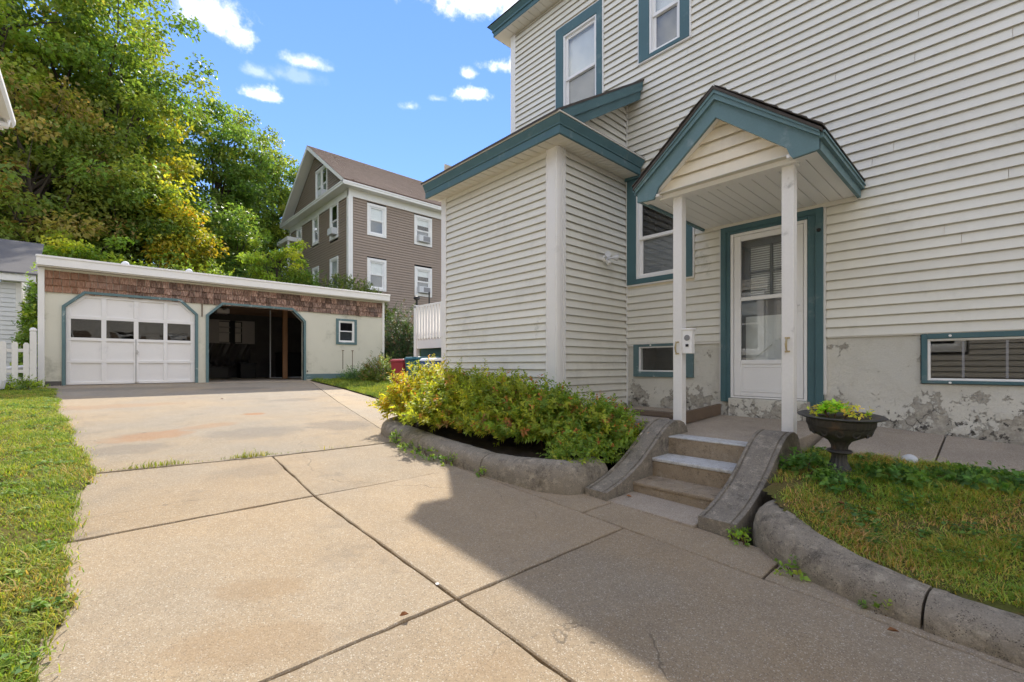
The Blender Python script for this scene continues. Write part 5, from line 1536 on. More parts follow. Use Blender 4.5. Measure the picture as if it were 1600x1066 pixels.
# ---------------------------------------------------------------- neighbour's house at the left edge
nh = thing('neighbour_house', (-4.5, 2, 0.2), 'white gutter and eave corner of the house at the left edge', 'house')
NX = -1.35
NE = (-0.79, 9.35, 4.58)
NF = frameXp(NX)
nwin = [(-3.2, -2.3, 1.6, 3.1), (0.6, 1.5, 1.6, 3.1), (4.4, 5.3, 1.6, 3.1), (7.2, 8.0, 1.6, 3.1)]
siding(nh, NF, -7.0, 8.95, 0.75, 4.45, M['grey_vinyl'], [(a - .12, b + .12, c - .12, d + .12) for a, b, c, d in nwin], pitch=0.115, lip=0.018, joined=True, name='siding')
MB().box(-9.0, NX - 0.52, -7.0, 8.94, 0, 4.5).box(-9.0, NX - 0.012, 8.90, 8.95, 0, 4.5).box(-9, NX - 0.012, -7.0, -6.95, 0, 4.5).box(NX - 0.5, NX + 0.01, -7.0, 8.95, -0.5, 0.75).build('wall_core', M['grey_vinyl'], nh)
for w in nwin:
    window(nh, NF, *w, rail=(w[2] + w[3]) / 2, trim=(0.1, 0.1, 0.1, 0.1), trim_mat='white_trim', proud=0.04, screen=False, curtain=(w[3] - 0.5, w[3] - 0.05))
MB().box(NX - 0.03, NE[0] - 0.11, -7.3, NE[1] - 0.03, 4.46, 4.49).build('soffit', M['white_trim'], nh)
MB().box(NE[0] - 0.11, NE[0] - 0.08, -7.3, NE[1], 4.45, 4.66).build('fascia', M['white_trim'], nh)
MB().prism([(0.0, 0.0), (0.09, 0.0), (0.115, 0.05), (0.115, 0.11), (0.0, 0.11)], lambda a, b: (NE[0] - 0.079 + a, -7.3, 4.52 + b), lambda a, b: (NE[0] - 0.079 + a, NE[1] + 0.01, 4.52 + b)).build('gutter', M['white_trim'], nh)
MB().tube([(NE[0] - 0.03, NE[1] - 0.25, 4.53), (NE[0] - 0.03, NE[1] - 0.25, 4.44), (NX + 0.10, NE[1] - 0.5, 4.32), (NX + 0.06, NE[1] - 0.5, 4.2), (NX + 0.06, NE[1] - 0.5, 0.6)], 0.045, 8).build('downspout', M['white_trim'], nh)
MB().hexa([(NE[0] - 0.0, -7.3, 4.66), (NE[0], NE[1] + 0.02, 4.66), (-5.2, NE[1] + 0.02, 8.0), (-5.2, -7.3, 8.0), (NE[0], -7.3, 4.70), (NE[0], NE[1] + 0.02, 4.70), (-5.2, NE[1] + 0.02, 8.04), (-5.2, -7.3, 8.04)]).build('roof', M['grey_shingle'], nh)
MB().prism([(NX - 0.02, 4.4), (-9.0, 4.4), (-5.2, 7.9)], lambda a, b: (a, 8.90, b), lambda a, b: (a, 8.95, b)).build('gable_wall', M['grey_vinyl'], nh)

# house across the street, seen only mirrored in the garage panes
ah = thing('opposite_house', (2, -14, -0.6), 'grey sided house with dark shutters mirrored in the garage door panes', 'house')
AF = frameYp(-14.0)
awin = [(-1.6, -0.7, 1.9, 3.4), (1.6, 2.5, 1.9, 3.4), (4.6, 5.5, 1.9, 3.4), (1.6, 2.5, 4.8, 6.2), (-1.6, -0.7, 4.8, 6.2), (4.6, 5.5, 4.8, 6.2)]
siding(ah, AF, -5, 9, -0.3, 7.0, M['grey_vinyl'], [(a - .12, b + .12, c - .12, d + .12) for a, b, c, d in awin], pitch=0.13, lip=0.02, joined=True, name='siding')
MB().box(-5, 9, -20, -14.55, -0.8, 7.0).build('wall_core', M['grey_vinyl'], ah)
for w in awin:
    window(ah, AF, *w, rail=(w[2] + w[3]) / 2, trim=(0.1, 0.1, 0.1, 0.1), trim_mat='white_trim', proud=0.04, screen=False)
    for s in (w[0] - 0.52, w[1] + 0.12):
        MB().fbox(AF, s, s + 0.4, w[2] - 0.05, w[3] + 0.05, 0.022, 0.05).build('shutter', M['timber'], ah)
MB().prism([(-13.5, 7.0), (-20.5, 7.0), (-17, 10)], lambda a, b: (-5.4, a, b), lambda a, b: (9.4, a, b)).build('roof', M['grey_shingle'], ah)

# ---------------------------------------------------------------- urn
urn = thing('garden_urn', (4.24, 0.86, 0.38), 'rusty black cast iron urn planter on the shaded lawn', 'urn')
UC = (4.24, 0.86, 0.0)
uz = 0.375
fl = lambda j, t: 0.035 * math.cos(22 * t)
MB().lathe([(0.155, uz - 0.03), (0.155, uz + 0.02), (0.145, uz + 0.03), (0.12, uz + 0.04), (0.10, uz + 0.05)], UC, 40).build('foot', M['cast_iron'], urn, smooth=True)
MB().lathe([(0.10, uz + 0.048), (0.075, uz + 0.075), (0.058, uz + 0.11), (0.052, uz + 0.15), (0.055, uz + 0.175)], UC, 88, lambda j, t: 0.06 * math.cos(14 * t)).build('stem', M['cast_iron'], urn, smooth=True, angle=80)
MB().lathe([(0.055, uz + 0.172), (0.085, uz + 0.182), (0.092, uz + 0.192), (0.085, uz + 0.203), (0.056, uz + 0.21)], UC, 36).build('collar', M['cast_iron'], urn, smooth=True, angle=60)
MB().lathe([(0.056, uz + 0.208), (0.060, uz + 0.24), (0.08, uz + 0.275), (0.125, uz + 0.298), (0.18, uz + 0.325), (0.215, uz + 0.355), (0.232, uz + 0.39)], UC, 88, lambda j, t: 0.05 * math.cos(14 * t) if j < 3 else 0).build('bowl', M['cast_iron'], urn, smooth=True, angle=80)
MB().lathe([(0.230, uz + 0.388), (0.236, uz + 0.41), (0.240, uz + 0.455), (0.232, uz + 0.456), (0.20, uz + 0.45)], UC, 132, lambda j, t: 0.022 * math.cos(44 * t) if j in (1,) else 0.01 * math.cos(44 * t) if j == 2 else 0).build('fluted_band', M['cast_iron'], urn, smooth=True, angle=80)
MB().lathe([(0.225, uz + 0.452), (0.26, uz + 0.455), (0.300, uz + 0.468), (0.308, uz + 0.476), (0.298, uz + 0.482), (0.25, uz + 0.472), (0.215, uz + 0.472), (0.20, uz + 0.45)], UC, 64).build('rim', M['cast_iron'], urn, smooth=True, angle=60)
MB().lathe([(0.001, uz + 0.455), (0.15, uz + 0.46), (0.222, uz + 0.458), (0.222, uz + 0.44), (0.001, uz + 0.44)], UC, 24).build('soil', M['soil'], urn, smooth=True)
for k in range(12):
    a = 2 * math.pi * k / 12
    cx, cy = UC[0] + 0.222 * math.cos(a), UC[1] + 0.222 * math.sin(a)
    path = []
    tx, ty = -math.sin(a), math.cos(a)
    for q in range(11):
        b = 2 * math.pi * q / 10
        r_ = 0.026
        path.append((cx + tx * r_ * math.cos(b) - 0.20 * r_ * math.sin(b) * 0 - math.cos(a) * 0.02 * (0.5 - 0.5 * math.sin(b)), cy + ty * r_ * math.cos(b) - math.sin(a) * 0.02 * (0.5 - 0.5 * math.sin(b)), uz + 0.358 + r_ * math.sin(b)))
    MB().tube(path, 0.007, 6, cap=False).build('rosette', M['cast_iron'], urn, smooth=True)
urn.scale = (0.92, 0.92, 0.97)
urn.rotation_euler = (math.radians(1.5), math.radians(-2.5), 0.2)

# ---------------------------------------------------------------- vegetation
def leaf_mesh(name, C, D, N, L, W, cols, droop=0.0):
    """one bent rhombus per leaf: C centres, D tip directions, N face normals"""
    D = D / np.linalg.norm(D, axis=1, keepdims=True)
    S_ = np.cross(D, N)
    S_ /= np.maximum(np.linalg.norm(S_, axis=1, keepdims=True), 1e-6)
    N2 = np.cross(S_, D)
    L = np.asarray(L).reshape(-1, 1)
    W = np.asarray(W).reshape(-1, 1)
    base = C - D * L * 0.5
    tip = C + D * L * 0.5 - np.array([[0, 0, 1.0]]) * L * droop
    mid = C - D * L * 0.05
    a = mid + S_ * W * 0.5 + N2 * W * 0.18
    b = mid - S_ * W * 0.5 + N2 * W * 0.18
    n = len(C)
    V = np.stack([base, a, tip, b], 1).reshape(-1, 3)
    Q = np.arange(4 * n).reshape(n, 4)
    return fast_mesh(name, V, Q, np.repeat(cols, 4, 0))

def palette(rng, n, pal):
    w = np.array([p[1] for p in pal], float)
    k = rng.choice(len(pal), n, p=w / w.sum())
    return np.array([p[0] for p in pal])[k]

def jitter(rng, cols, v=0.22, h=0.08):
    n = len(cols)
    c = cols * rng.uniform(1 - v, 1 + v, (n, 1)) * rng.uniform(1 - h, 1 + h, (n, 3))
    return np.clip(c, 0.003, 0.9)

def unit(rng, n):
    v = rng.normal(0, 1, (n, 3))
    return v / np.linalg.norm(v, axis=1, keepdims=True)

def tree(name, label, base, height, c0, R, nclump, per, leaf, pal, seed, trunk_r=0.22, group='trees on the rise behind the garage', accents=(), clump_r=(0.5, 1.0), lean=(0, 0), gap=0.0):
    """base point; crown centre height c0 above base; R radii; accents = (dir, cos limit, palette)"""
    rng = np.random.default_rng(seed)
    t = thing(name, base, label, 'tree', group)
    R = np.array(R, float)
    cen = np.array([lean[0], lean[1], c0])
    d = unit(rng, nclump)
    rad = rng.uniform(0.12, 1.0, nclump) ** 0.5
    ph = rng.uniform(0, 6.28, 6)
    lump = 1 + 0.16 * np.sin(3 * np.arctan2(d[:, 1], d[:, 0]) + ph[0] + 2 * d[:, 2]) + 0.12 * np.sin(5 * d[:, 2] * 2 + ph[1] + 2 * np.arctan2(d[:, 1], d[:, 0]))
    P = cen + d * (rad * lump)[:, None] * R
    P[:, 2] = np.maximum(P[:, 2], 0.7)
    cr = rng.uniform(*clump_r, nclump)
    ccol = palette(rng, nclump, pal)
    ccol = jitter(rng, ccol, 0.25, 0.06)
    for (ad, lim, apal) in accents:
        ad = np.array(ad, float)
        q = np.linalg.norm((P - ad[:3]) / lim, axis=1) < 1
        if q.any(): ccol[q] = jitter(rng, palette(rng, int(q.sum()), apal), 0.2)
    cnt = rng.poisson(0.85 * per * (cr / np.mean(clump_r)) ** 2)
    idx = np.repeat(np.arange(nclump), cnt)
    n = len(idx)
    off = unit(rng, n) * (rng.uniform(0.05, 1, n) ** 0.45)[:, None] * cr[idx][:, None] * np.array([1.0, 1.0, 0.55])
    C = P[idx] + off
    D = off / np.maximum(np.linalg.norm(off, axis=1, keepdims=True), 1e-6) + rng.normal(0, 0.7, (n, 3)) + np.array([0, 0, -0.35])
    N = rng.normal(0, 0.6, (n, 3)) + np.array([0, 0, 1.0])
    Ls = leaf * rng.uniform(0.6, 1.35, n)
    cols = jitter(rng, ccol[idx], 0.22, 0.07)
    me = leaf_mesh('crown', C, D, N, Ls, Ls * rng.uniform(0.5, 0.8, n), cols, 0.12)
    link_mesh(me, 'crown', M['leaf'], t)
    mb = MB()
    b = Vector(base)
    top = Vector((lean[0], lean[1], c0 + R[2] * 0.35)) + b
    mid = b.lerp(top, 0.45) + Vector((rng.normal(0, .15), rng.normal(0, .15), 0))
    mb.tube([b - Vector((0, 0, .3)), b + Vector((0, 0, .4)), mid, top], [trunk_r * 1.35, trunk_r, trunk_r * 0.72, trunk_r * 0.2], 9)
    pick = rng.choice(nclump, min(nclump, 46), replace=False)
    for i in pick:
        e = Vector(P[i]) + b
        s = rng.uniform(0.25, 0.9)
        st = (b + Vector((0, 0, 0.4))).lerp(mid, s * 2) if s < 0.5 else mid.lerp(top, (s - 0.5) * 2)
        if st.z > e.z: st = b.lerp(mid, 0.7)
        k1 = st.lerp(e, 0.35) + Vector((0, 0, rng.uniform(0.05, 0.5))) + Vector(rng.normal(0, .12, 3))
        k2 = st.lerp(e, 0.7) + Vector((0, 0, rng.uniform(0.0, 0.35))) + Vector(rng.normal(0, .15, 3))
        r0 = trunk_r * rng.uniform(0.22, 0.45)
        mb.tube([st, k1, k2, e], [r0, r0 * 0.65, r0 * 0.38, r0 * 0.12], 5, cap=False)
    mb.build('trunk', M['bark'], t, smooth=True)
    return t

def at_px(px, Y):
    u = (px - 800) / 711.0
    S_, C_ = math.sin(VIEW), math.cos(VIEW)
    return Y * (S_ + u * C_) / (C_ - u * S_)

OLIVE = [((0.105, 0.135, 0.022), 3), ((0.085, 0.125, 0.022), 3), ((0.155, 0.165, 0.028), 2), ((0.16, 0.115, 0.035), 0.7)]
GREEN = [((0.062, 0.098, 0.022), 3), ((0.085, 0.120, 0.024), 3), ((0.125, 0.150, 0.028), 2), ((0.17, 0.18, 0.03), 0.6)]
DEEP = [((0.055, 0.095, 0.025), 3), ((0.072, 0.112, 0.025), 3), ((0.11, 0.135, 0.028), 1.4)]
RUST = [((0.105, 0.125, 0.028), 3), ((0.155, 0.12, 0.038), 1.4), ((0.085, 0.118, 0.026), 4), ((0.18, 0.135, 0.05), 0.8)]
GOLD = [((0.22, 0.145, 0.014), 2.5), ((0.20, 0.165, 0.017), 3), ((0.23, 0.105, 0.014), 0.5), ((0.13, 0.145, 0.018), 2.5)]
YELL = [((0.18, 0.17, 0.018), 3), ((0.12, 0.14, 0.018), 3), ((0.22, 0.16, 0.017), 1.5)]
LIME = [((0.15, 0.19, 0.024), 3), ((0.10, 0.145, 0.022), 3), ((0.20, 0.215, 0.026), 1.5)]

def tb(px, Y): 
    x = at_px(px, Y)
    return (x, Y, gz(x, Y) - 0.1)
tree('maple_tree', 'big olive green maple with bare limbs at the top left', tb(70, 31), 16, 10.0, (5.4, 5.0, 8.2), 330, 105, 0.21, OLIVE, 1, 0.34, clump_r=(0.55, 1.1))
tree('maple_tree', 'tall green maple with gold branches at the right edge of the mass', tb(165, 28), 15, 9.2, (3.7, 4.0, 7.4), 330, 105, 0.20, GREEN, 2, 0.32,
     accents=(((3.2, -2.6, 8.6), (1.2, 2.5, 1.1), YELL), ((2.6, -2.8, 6.6), (1.4, 2.5, 1.0), GOLD), ((1.6, -3.0, 11.3), (0.7, 1.5, 0.7), GOLD)))
tree('rusty_tree', 'dark maple with rusty leaf tips low behind the shed', tb(45, 24.5), 8, 4.4, (3.9, 2.6, 3.9), 230, 110, 0.17, RUST, 3, 0.2)
tree('leafy_tree', 'deep green tree below the gold branches behind the garage', tb(190, 25.5), 8, 3.6, (3.0, 2.4, 3.6), 190, 110, 0.17, GREEN, 4, 0.2)
tree('gold_tree', 'slender tree turning gold and yellow above the garage', tb(283, 24.6), 6, 2.9, (1.15, 1.2, 2.7), 75, 110, 0.15, YELL, 5, 0.1,
     accents=(((-0.2, -0.6, 4.0), (1.2, 1.3, 1.0), GOLD),))
tree('leafy_tree', 'dark green tree just right of the gold branches', tb(338, 34), 13, 8.3, (3.3, 2.9, 6.0), 260, 105, 0.20, DEEP, 6, 0.26)
tree('leafy_tree', 'round topped green tree left of the brown house', tb(425, 38), 13, 9.6, (3.5, 3.0, 6.0), 270, 100, 0.21, GREEN, 7, 0.26)
tree('leafy_tree', 'dark tree between the gold tree and the brown house', tb(360, 27.5), 7, 2.9, (2.4, 2.0, 3.2), 140, 105, 0.17, DEEP, 8, 0.16)
tree('maple_tree', 'olive tree cut off by the left edge of the picture', tb(-50, 27), 15, 8.5, (4.2, 3.8, 7.2), 240, 100, 0.2, OLIVE, 9, 0.3)
tree('leafy_tree', 'green tree filling the gap behind the two maples', tb(140, 40), 15, 8.0, (6.0, 3.5, 8.0), 260, 90, 0.25, GREEN, 10, 0.3)
tree('leafy_tree', 'dark low tree behind the shed roof', tb(110, 26.5), 6, 2.6, (3.4, 1.8, 2.8), 150, 100, 0.17, DEEP, 12, 0.16)
tree('leafy_tree', 'dark tree far back between brown house and maples', tb(400, 46), 10, 4.5, (5.0, 3.0, 4.6), 170, 85, 0.26, DEEP, 13, 0.2)
tree('sapling', 'bright lime green sapling over the left end of the garage roof', tb(125, 21.6), 3, 2.1, (1.6, 0.9, 1.4), 70, 90, 0.125, LIME, 14, 0.05, clump_r=(0.25, 0.5), group='bright saplings behind the garage')
tree('sapling', 'bright yellow green sapling behind the garage beside the brown house', tb(432, 21.8), 4, 2.7, (1.55, 0.9, 1.75), 70, 85, 0.13, LIME, 15, 0.05, clump_r=(0.22, 0.5), group='bright saplings behind the garage')

def shrub(name, label, cat, base, rx, ry, h, nsprig, per, leaf, pal, seed, lo=0.25, group=None, stems=14, wid=0.42, up=0.55, sprig=(0.10, 0.21), tipcol=None, tipw=0.0, ragged=0.18):
    rng = np.random.default_rng(seed)
    t = thing(name, base, label, cat, group)
    d = unit(rng, nsprig)
    d[:, 2] = np.abs(d[:, 2]) * 1.0 - 0.25
    rad = rng.uniform(0.25, 1.0, nsprig) ** 0.42 * (1 + rng.normal(0, ragged * 0.5, nsprig))
    ph = rng.uniform(0, 6.28, 3)
    th = np.arctan2(d[:, 1], d[:, 0])
    rad *= 1 + ragged * np.sin(3 * th + ph[0]) * 0.6 + ragged * np.sin(5 * th + 4 * d[:, 2] + ph[1]) * 0.5
    P = d * rad[:, None] * np.array([rx, ry, h * (1 - lo)])
    P[:, 2] = h * lo + np.abs(P[:, 2] + 0.02)
    sd = d * np.array([0.8, 0.8, 0.5]) + rng.normal(0, 0.35, (nsprig, 3)) + np.array([0, 0, up])
    sd /= np.linalg.norm(sd, axis=1, keepdims=True)
    sl = rng.uniform(*sprig, nsprig)
    scol = jitter(rng, palette(rng, nsprig, pal), 0.2, 0.05)
    k = np.tile(np.linspace(0.05, 1, per), nsprig)
    i = np.repeat(np.arange(nsprig), per)
    n = len(i)
    C = P[i] + sd[i] * (sl[i] * k)[:, None]
    out = rng.normal(0, 1, (n, 3))
    out -= sd[i] * np.sum(out * sd[i], axis=1, keepdims=True)
    out /= np.linalg.norm(out, axis=1, keepdims=True)
    D = out + sd[i] * 0.7 + np.array([0, 0, -0.1])
    D /= np.linalg.norm(D, axis=1, keepdims=True)
    Ls = leaf * rng.uniform(0.65, 1.3, n) * (1.1 - 0.45 * k)
    C = C + D * (Ls * 0.5)[:, None]
    N = sd[i] + rng.normal(0, 0.4, (n, 3)) + np.array([0, 0, 0.5])
    cols = jitter(rng, scol[i], 0.22, 0.06)
    if tipcol is not None:
        q = (k > 0.75) & (rng.uniform(0, 1, nsprig)[i] < tipw)
        cols[q] = jitter(rng, np.tile(np.array(tipcol), (int(q.sum()), 1)), 0.3)
    me = leaf_mesh('foliage', C, D, N, Ls, Ls * wid, cols, 0.08)
    link_mesh(me, 'foliage', M['leaf'], t)
    mb = MB()
    b = Vector(base)
    for s in range(stems):
        a = rng.uniform(0, 6.28)
        r0 = rng.uniform(0.02, 0.3)
        p0 = b + Vector((rx * r0 * math.cos(a), ry * r0 * math.sin(a), -0.05))
        r1 = rng.uniform(0.4, 0.85)
        p2 = b + Vector((rx * r1 * math.cos(a), ry * r1 * math.sin(a), h * rng.uniform(0.45, 0.85)))
        p1 = p0.lerp(p2, 0.5) + Vector((0, 0, h * 0.08))
        mb.tube([p0, p1, p2], [0.007 + 0.004 * h, 0.006, 0.003], 5, cap=False)
    mb.build('stems', M['stem'], t)
    return t

SPY = [((0.23, 0.205, 0.018), 3), ((0.18, 0.185, 0.02), 3), ((0.12, 0.145, 0.02), 2.5), ((0.22, 0.13, 0.02), 0.6)]
SPG = [((0.17, 0.19, 0.026), 3), ((0.11, 0.145, 0.024), 3), ((0.24, 0.24, 0.03), 1.6), ((0.20, 0.12, 0.04), 0.35)]
SPD = [((0.12, 0.17, 0.03), 3), ((0.09, 0.14, 0.028), 3), ((0.19, 0.21, 0.032), 1.4), ((0.20, 0.11, 0.045), 0.3)]
HG = 'shrubs in the kerbed bed'
def bz(x, y): return (x, y, bed_z(x, y))
shrub('spirea_shrub', 'bright yellow spirea shrub at the far end of the kerbed bed', 'shrub', bz(3.54, 5.48), 0.58, 0.62, 0.83, 1149, 14, 0.066, SPY, 31, lo=0.14, group=HG, tipcol=(0.25, 0.12, 0.03), tipw=0.12)
shrub('spirea_shrub', 'yellow green spirea next to the bright yellow one', 'shrub', bz(3.56, 4.80), 0.66, 0.62, 0.80, 1179, 14, 0.066, SPY[1:3] + SPG, 32, lo=0.14, group=HG, tipcol=(0.3, 0.12, 0.04), tipw=0.05)
shrub('spirea_shrub', 'green spirea in the middle of the kerbed bed', 'shrub', bz(3.60, 4.10), 0.66, 0.60, 0.78, 1118, 14, 0.066, SPG, 33, lo=0.14, group=HG, tipcol=(0.22, 0.09, 0.04), tipw=0.07)
shrub('spirea_shrub', 'green spirea with brown seed heads below the corner post', 'shrub', bz(3.68, 3.45), 0.54, 0.50, 0.68, 963, 14, 0.066, SPG[:2] + SPD, 34, lo=0.14, group=HG, tipcol=(0.24, 0.09, 0.035), tipw=0.14)
shrub('spirea_shrub', 'loose green spirea nearest to the steps', 'shrub', bz(3.92, 2.92), 0.45, 0.42, 0.52, 660, 14, 0.062, SPD, 35, lo=0.10, group=HG, tipcol=(0.26, 0.10, 0.035), tipw=0.18)
shrub('low_plant', 'low leafy plant between the near kerb corner and the steps', 'plant', bz(3.45, 2.72), 0.34, 0.24, 0.20, 260, 10, 0.05, SPD[:3], 36, lo=0.1, group=None, stems=6)
shrub('dark_shrub', 'tall dark evergreen shrub right of the garage', 'shrub', (8.35, 14.9, gz(8.35, 14.9) - 0.05), 0.95, 1.0, 3.0, 1500, 12, 0.075, [((0.022, 0.042, 0.018), 3), ((0.035, 0.055, 0.022), 2), ((0.075, 0.05, 0.03), 0.8)], 41, lo=0.06, wid=0.5, sprig=(0.15, 0.4), stems=8)
shrub('dark_shrub', 'broad dark shrub between the deck and the brown house', 'shrub', (10.2, 15.4, gz(10.2, 15.4) - 0.1), 1.3, 1.1, 2.7, 1300, 12, 0.085, [((0.03, 0.055, 0.02), 3), ((0.06, 0.085, 0.026), 2), ((0.11, 0.07, 0.035), 0.6)], 42, lo=0.06, wid=0.5, sprig=(0.2, 0.45), stems=8)
shrub('small_shrub', 'small rounded shrub at the right end of the garage front', 'shrub', (6.75, 13.3, gz(6.7, 13.3) - 0.05), 0.62, 0.55, 0.95, 520, 12, 0.06, [((0.06, 0.09, 0.025), 3), ((0.11, 0.13, 0.03), 2), ((0.15, 0.09, 0.04), 0.6)], 43, lo=0.1, wid=0.5, sprig=(0.12, 0.3), stems=8)
shrub('fern_clump', 'low green fern clump against the garage wall', 'plant', (6.35, 14.1, gz(6.3, 14.1) - 0.03), 0.5, 0.3, 0.40, 170, 12, 0.07, [((0.05, 0.10, 0.04), 3), ((0.08, 0.13, 0.04), 2)], 44, lo=0.05, wid=0.4, sprig=(0.15, 0.35), stems=4)
x_ = at_px(545, 20.9)
shrub('clipped_shrub', 'rounded green shrub above the right end of the garage roof', 'shrub', (x_, 20.9, 3.1), 2.3, 1.1, 2.9, 2300, 12, 0.085, [((0.075, 0.10, 0.028), 3), ((0.105, 0.125, 0.03), 2), ((0.05, 0.075, 0.025), 2)], 45, lo=0.1, wid=0.55, sprig=(0.1, 0.25), stems=8, ragged=0.08)
for px, w_, h_, sd_, lab in ((225, 1.6, 2.05, 46, 'bright vine leaves spilling over the garage roof near the left globe'), (325, 1.7, 2.4, 47, 'bright leafy undergrowth over the garage roof between the bays'), (478, 1.2, 2.6, 48, 'dark leafy undergrowth left of the rounded roof shrub')):
    x_ = at_px(px, 20.9)
    shrub('undergrowth', lab, 'shrub', (x_, 20.9, 3.05), w_, 0.8, h_, 1100, 11, 0.11, LIME[:2] + GREEN[:2] if sd_ < 48 else DEEP + GREEN[:1], sd_, lo=0.1, wid=0.6, sprig=(0.15, 0.4), stems=6, group='undergrowth along the garage roof')
shrub('climbing_vine', 'green climbing vine between the shed and the garage corner', 'vine', (-0.98, 16.0, 0.8), 0.22, 0.6, 2.9, 620, 10, 0.10, [((0.10, 0.15, 0.03), 3), ((0.06, 0.10, 0.025), 2), ((0.19, 0.23, 0.035), 1)], 49, lo=0.05, wid=0.65, sprig=(0.1, 0.3), stems=5)
shrub('weed_clump', 'weeds at the foot of the white fence post', 'weeds', (-1.05, 13.75, 0.68), 0.35, 0.25, 0.26, 90, 9, 0.07, LIME[:2] + GREEN[:1], 50, lo=0.05, stems=3)

def interp(tbl, y):
    for (y0, v0), (y1, v1) in zip(tbl[:-1], tbl[1:]):
        if y0 <= y <= y1: return v0 + (v1 - v0) * (y - y0) / (y1 - y0)
    return tbl[0][1] if y < tbl[0][0] else tbl[-1][1]
def kerb_in(y):
    T = [(-3, 3.04), (0.0, 3.05), (0.3, 3.06), (0.6, 3.12), (0.8, 3.20), (1.0, 3.36), (1.19, 3.62)]
    return interp(T, y)
def lawn_rz(x, y):
    a = 0.115 + SL * y + 0.12 * sstep((y - 0.45) / 0.6)
    return a + (0.435 + 0.012 * y - a) * sstep((x - 3.0) / 1.7)
# weeds in the joints and along the kerbs
WEED = [((0.11, 0.18, 0.035), 3), ((0.17, 0.23, 0.04), 2), ((0.07, 0.12, 0.03), 2)]
for k, (x, y, r, h, n, lab) in enumerate(((2.76, 5.02, 0.10, 0.16, 34, 'leafy weed at the far bend of the planter kerb'), (2.70, 4.60, 0.13, 0.09, 34, 'weed patch at the kerb foot, second from the far end'), (2.70, 4.22, 0.12, 0.08, 30, 'weed patch at the kerb foot below the middle shrub'), (2.70, 3.88, 0.07, 0.09, 18, 'small weed at the kerb foot, fourth from the far end'),
        (2.72, 3.34, 0.04, 0.035, 8, 'tiny bright weed at the planter kerb foot'), (3.12, 1.16, 0.04, 0.07, 10, 'weed sprouting between right cheek wall and kerb'), (3.17, 1.22, 0.05, 0.07, 12, 'weed at the front foot of the right cheek wall'), (2.89, 0.79, 0.045, 0.05, 12, 'weed at the foot of the lawn kerb'), (2.80, 0.40, 0.03, 0.02, 6, 'flat weed near the lawn kerb joint'))):
    shrub('kerb_weed', lab, 'weed', (x, y, SL * y - 0.01), r, r * 1.5, h, n, 7, 0.035, WEED, 60 + k, lo=0.05, stems=3, sprig=(0.02, 0.07), wid=0.6, group='weeds along the kerbs')
for k, (x, y, r, h, lab) in enumerate(((4.02, 1.02, 0.13, 0.17, 'broad leaved weed at the left foot of the urn'), (3.92, 0.82, 0.14, 0.04, 'low weeds in front of the urn foot'), (4.30, 0.52, 0.17, 0.05, 'dark green weeds right of the urn foot'), (4.5, 0.05, 0.22, 0.03, 'dark green weeds in the lawn beside the wall walk'))):
    shrub('lawn_weed', lab, 'weed', (x, y, lawn_rz(x, y) - 0.01), r, r * 1.3, h, int(95 * r / 0.2), 7, 0.048, [((0.06, 0.12, 0.03), 3), ((0.09, 0.15, 0.035), 2), ((0.045, 0.09, 0.028), 2)], 80 + k, lo=0.03, stems=2, sprig=(0.02, 0.09), wid=0.6, group='weeds round the urn')
shrub('urn_plant', 'yellowing leafy plants growing in the iron urn', 'plant', (4.21, 0.86, 0.822), 0.14, 0.20, 0.07, 44, 6, 0.040, [((0.30, 0.30, 0.04), 3), ((0.16, 0.24, 0.04), 2), ((0.42, 0.33, 0.06), 2)], 90, lo=0.02, stems=2, sprig=(0.02, 0.07), wid=0.45)
shrub('urn_plant', 'bright green lettuce-like clump in the middle of the urn', 'plant', (4.19, 0.90, 0.826), 0.06, 0.07, 0.09, 26, 6, 0.05, [((0.24, 0.34, 0.05), 3), ((0.17, 0.27, 0.04), 2)], 91, lo=0.02, stems=2, sprig=(0.02, 0.06), wid=0.75)

# ---- lawns and grass blades
LE = [(-3, -0.25), (1.5, -0.19), (2.3, -0.147), (2.8, -0.12), (3.2, -0.10), (3.9, -0.09), (4.77, -0.035), (5.39, 0.0), (7.05, -0.11), (9.3, -0.31), (11, -0.42), (13.9, -0.55)]
def left_edge(y):
    return interp(LE, y) + 0.018 * math.sin(y * 5.1) + 0.022 * math.sin(y * 2.3 + 1) + 0.014 * math.sin(y * 11.7) + 0.008 * math.sin(y * 29)
lawn_lz = lambda x, y: SL * y + 0.010 + 0.02 * sstep((left_edge(y) - x) / 0.25)
surface('lawn_left', 'lawn_earth', np.arange(-1.40, 0.10, 0.03), np.arange(-2.5, 13.85, 0.05), lawn_lz, lambda x, y: x < left_edge(y) and not (y > 13.2 and x < -0.85), 5, 0.012)
surface('lawn_right', 'lawn_shade_earth', np.arange(2.98, 4.84, 0.04), np.arange(-2.6, 1.20, 0.04), lawn_rz, lambda x, y: x > kerb_in(y) - 0.04, 6, 0.015)
PATCH = [(4.47, 7.62), (5.2, 7.7), (7.0, 9.2), (8.6, 12.0), (8.6, 14.5), (5.0, 14.5), (4.88, 11.8), (4.66, 9.3)]
def in_poly(x, y, P=PATCH):
    c = False
    for i in range(len(P)):
        (x0, y0), (x1, y1) = P[i - 1], P[i]
        if (y0 > y) != (y1 > y) and x < (x1 - x0) * (y - y0) / (y1 - y0) + x0: c = not c
    return c
surface('lawn_patch', 'lawn_earth', np.arange(4.4, 8.6, 0.08), np.arange(7.6, 14.54, 0.08), lambda x, y: SL * y + 0.015, in_poly, 7, 0.015)

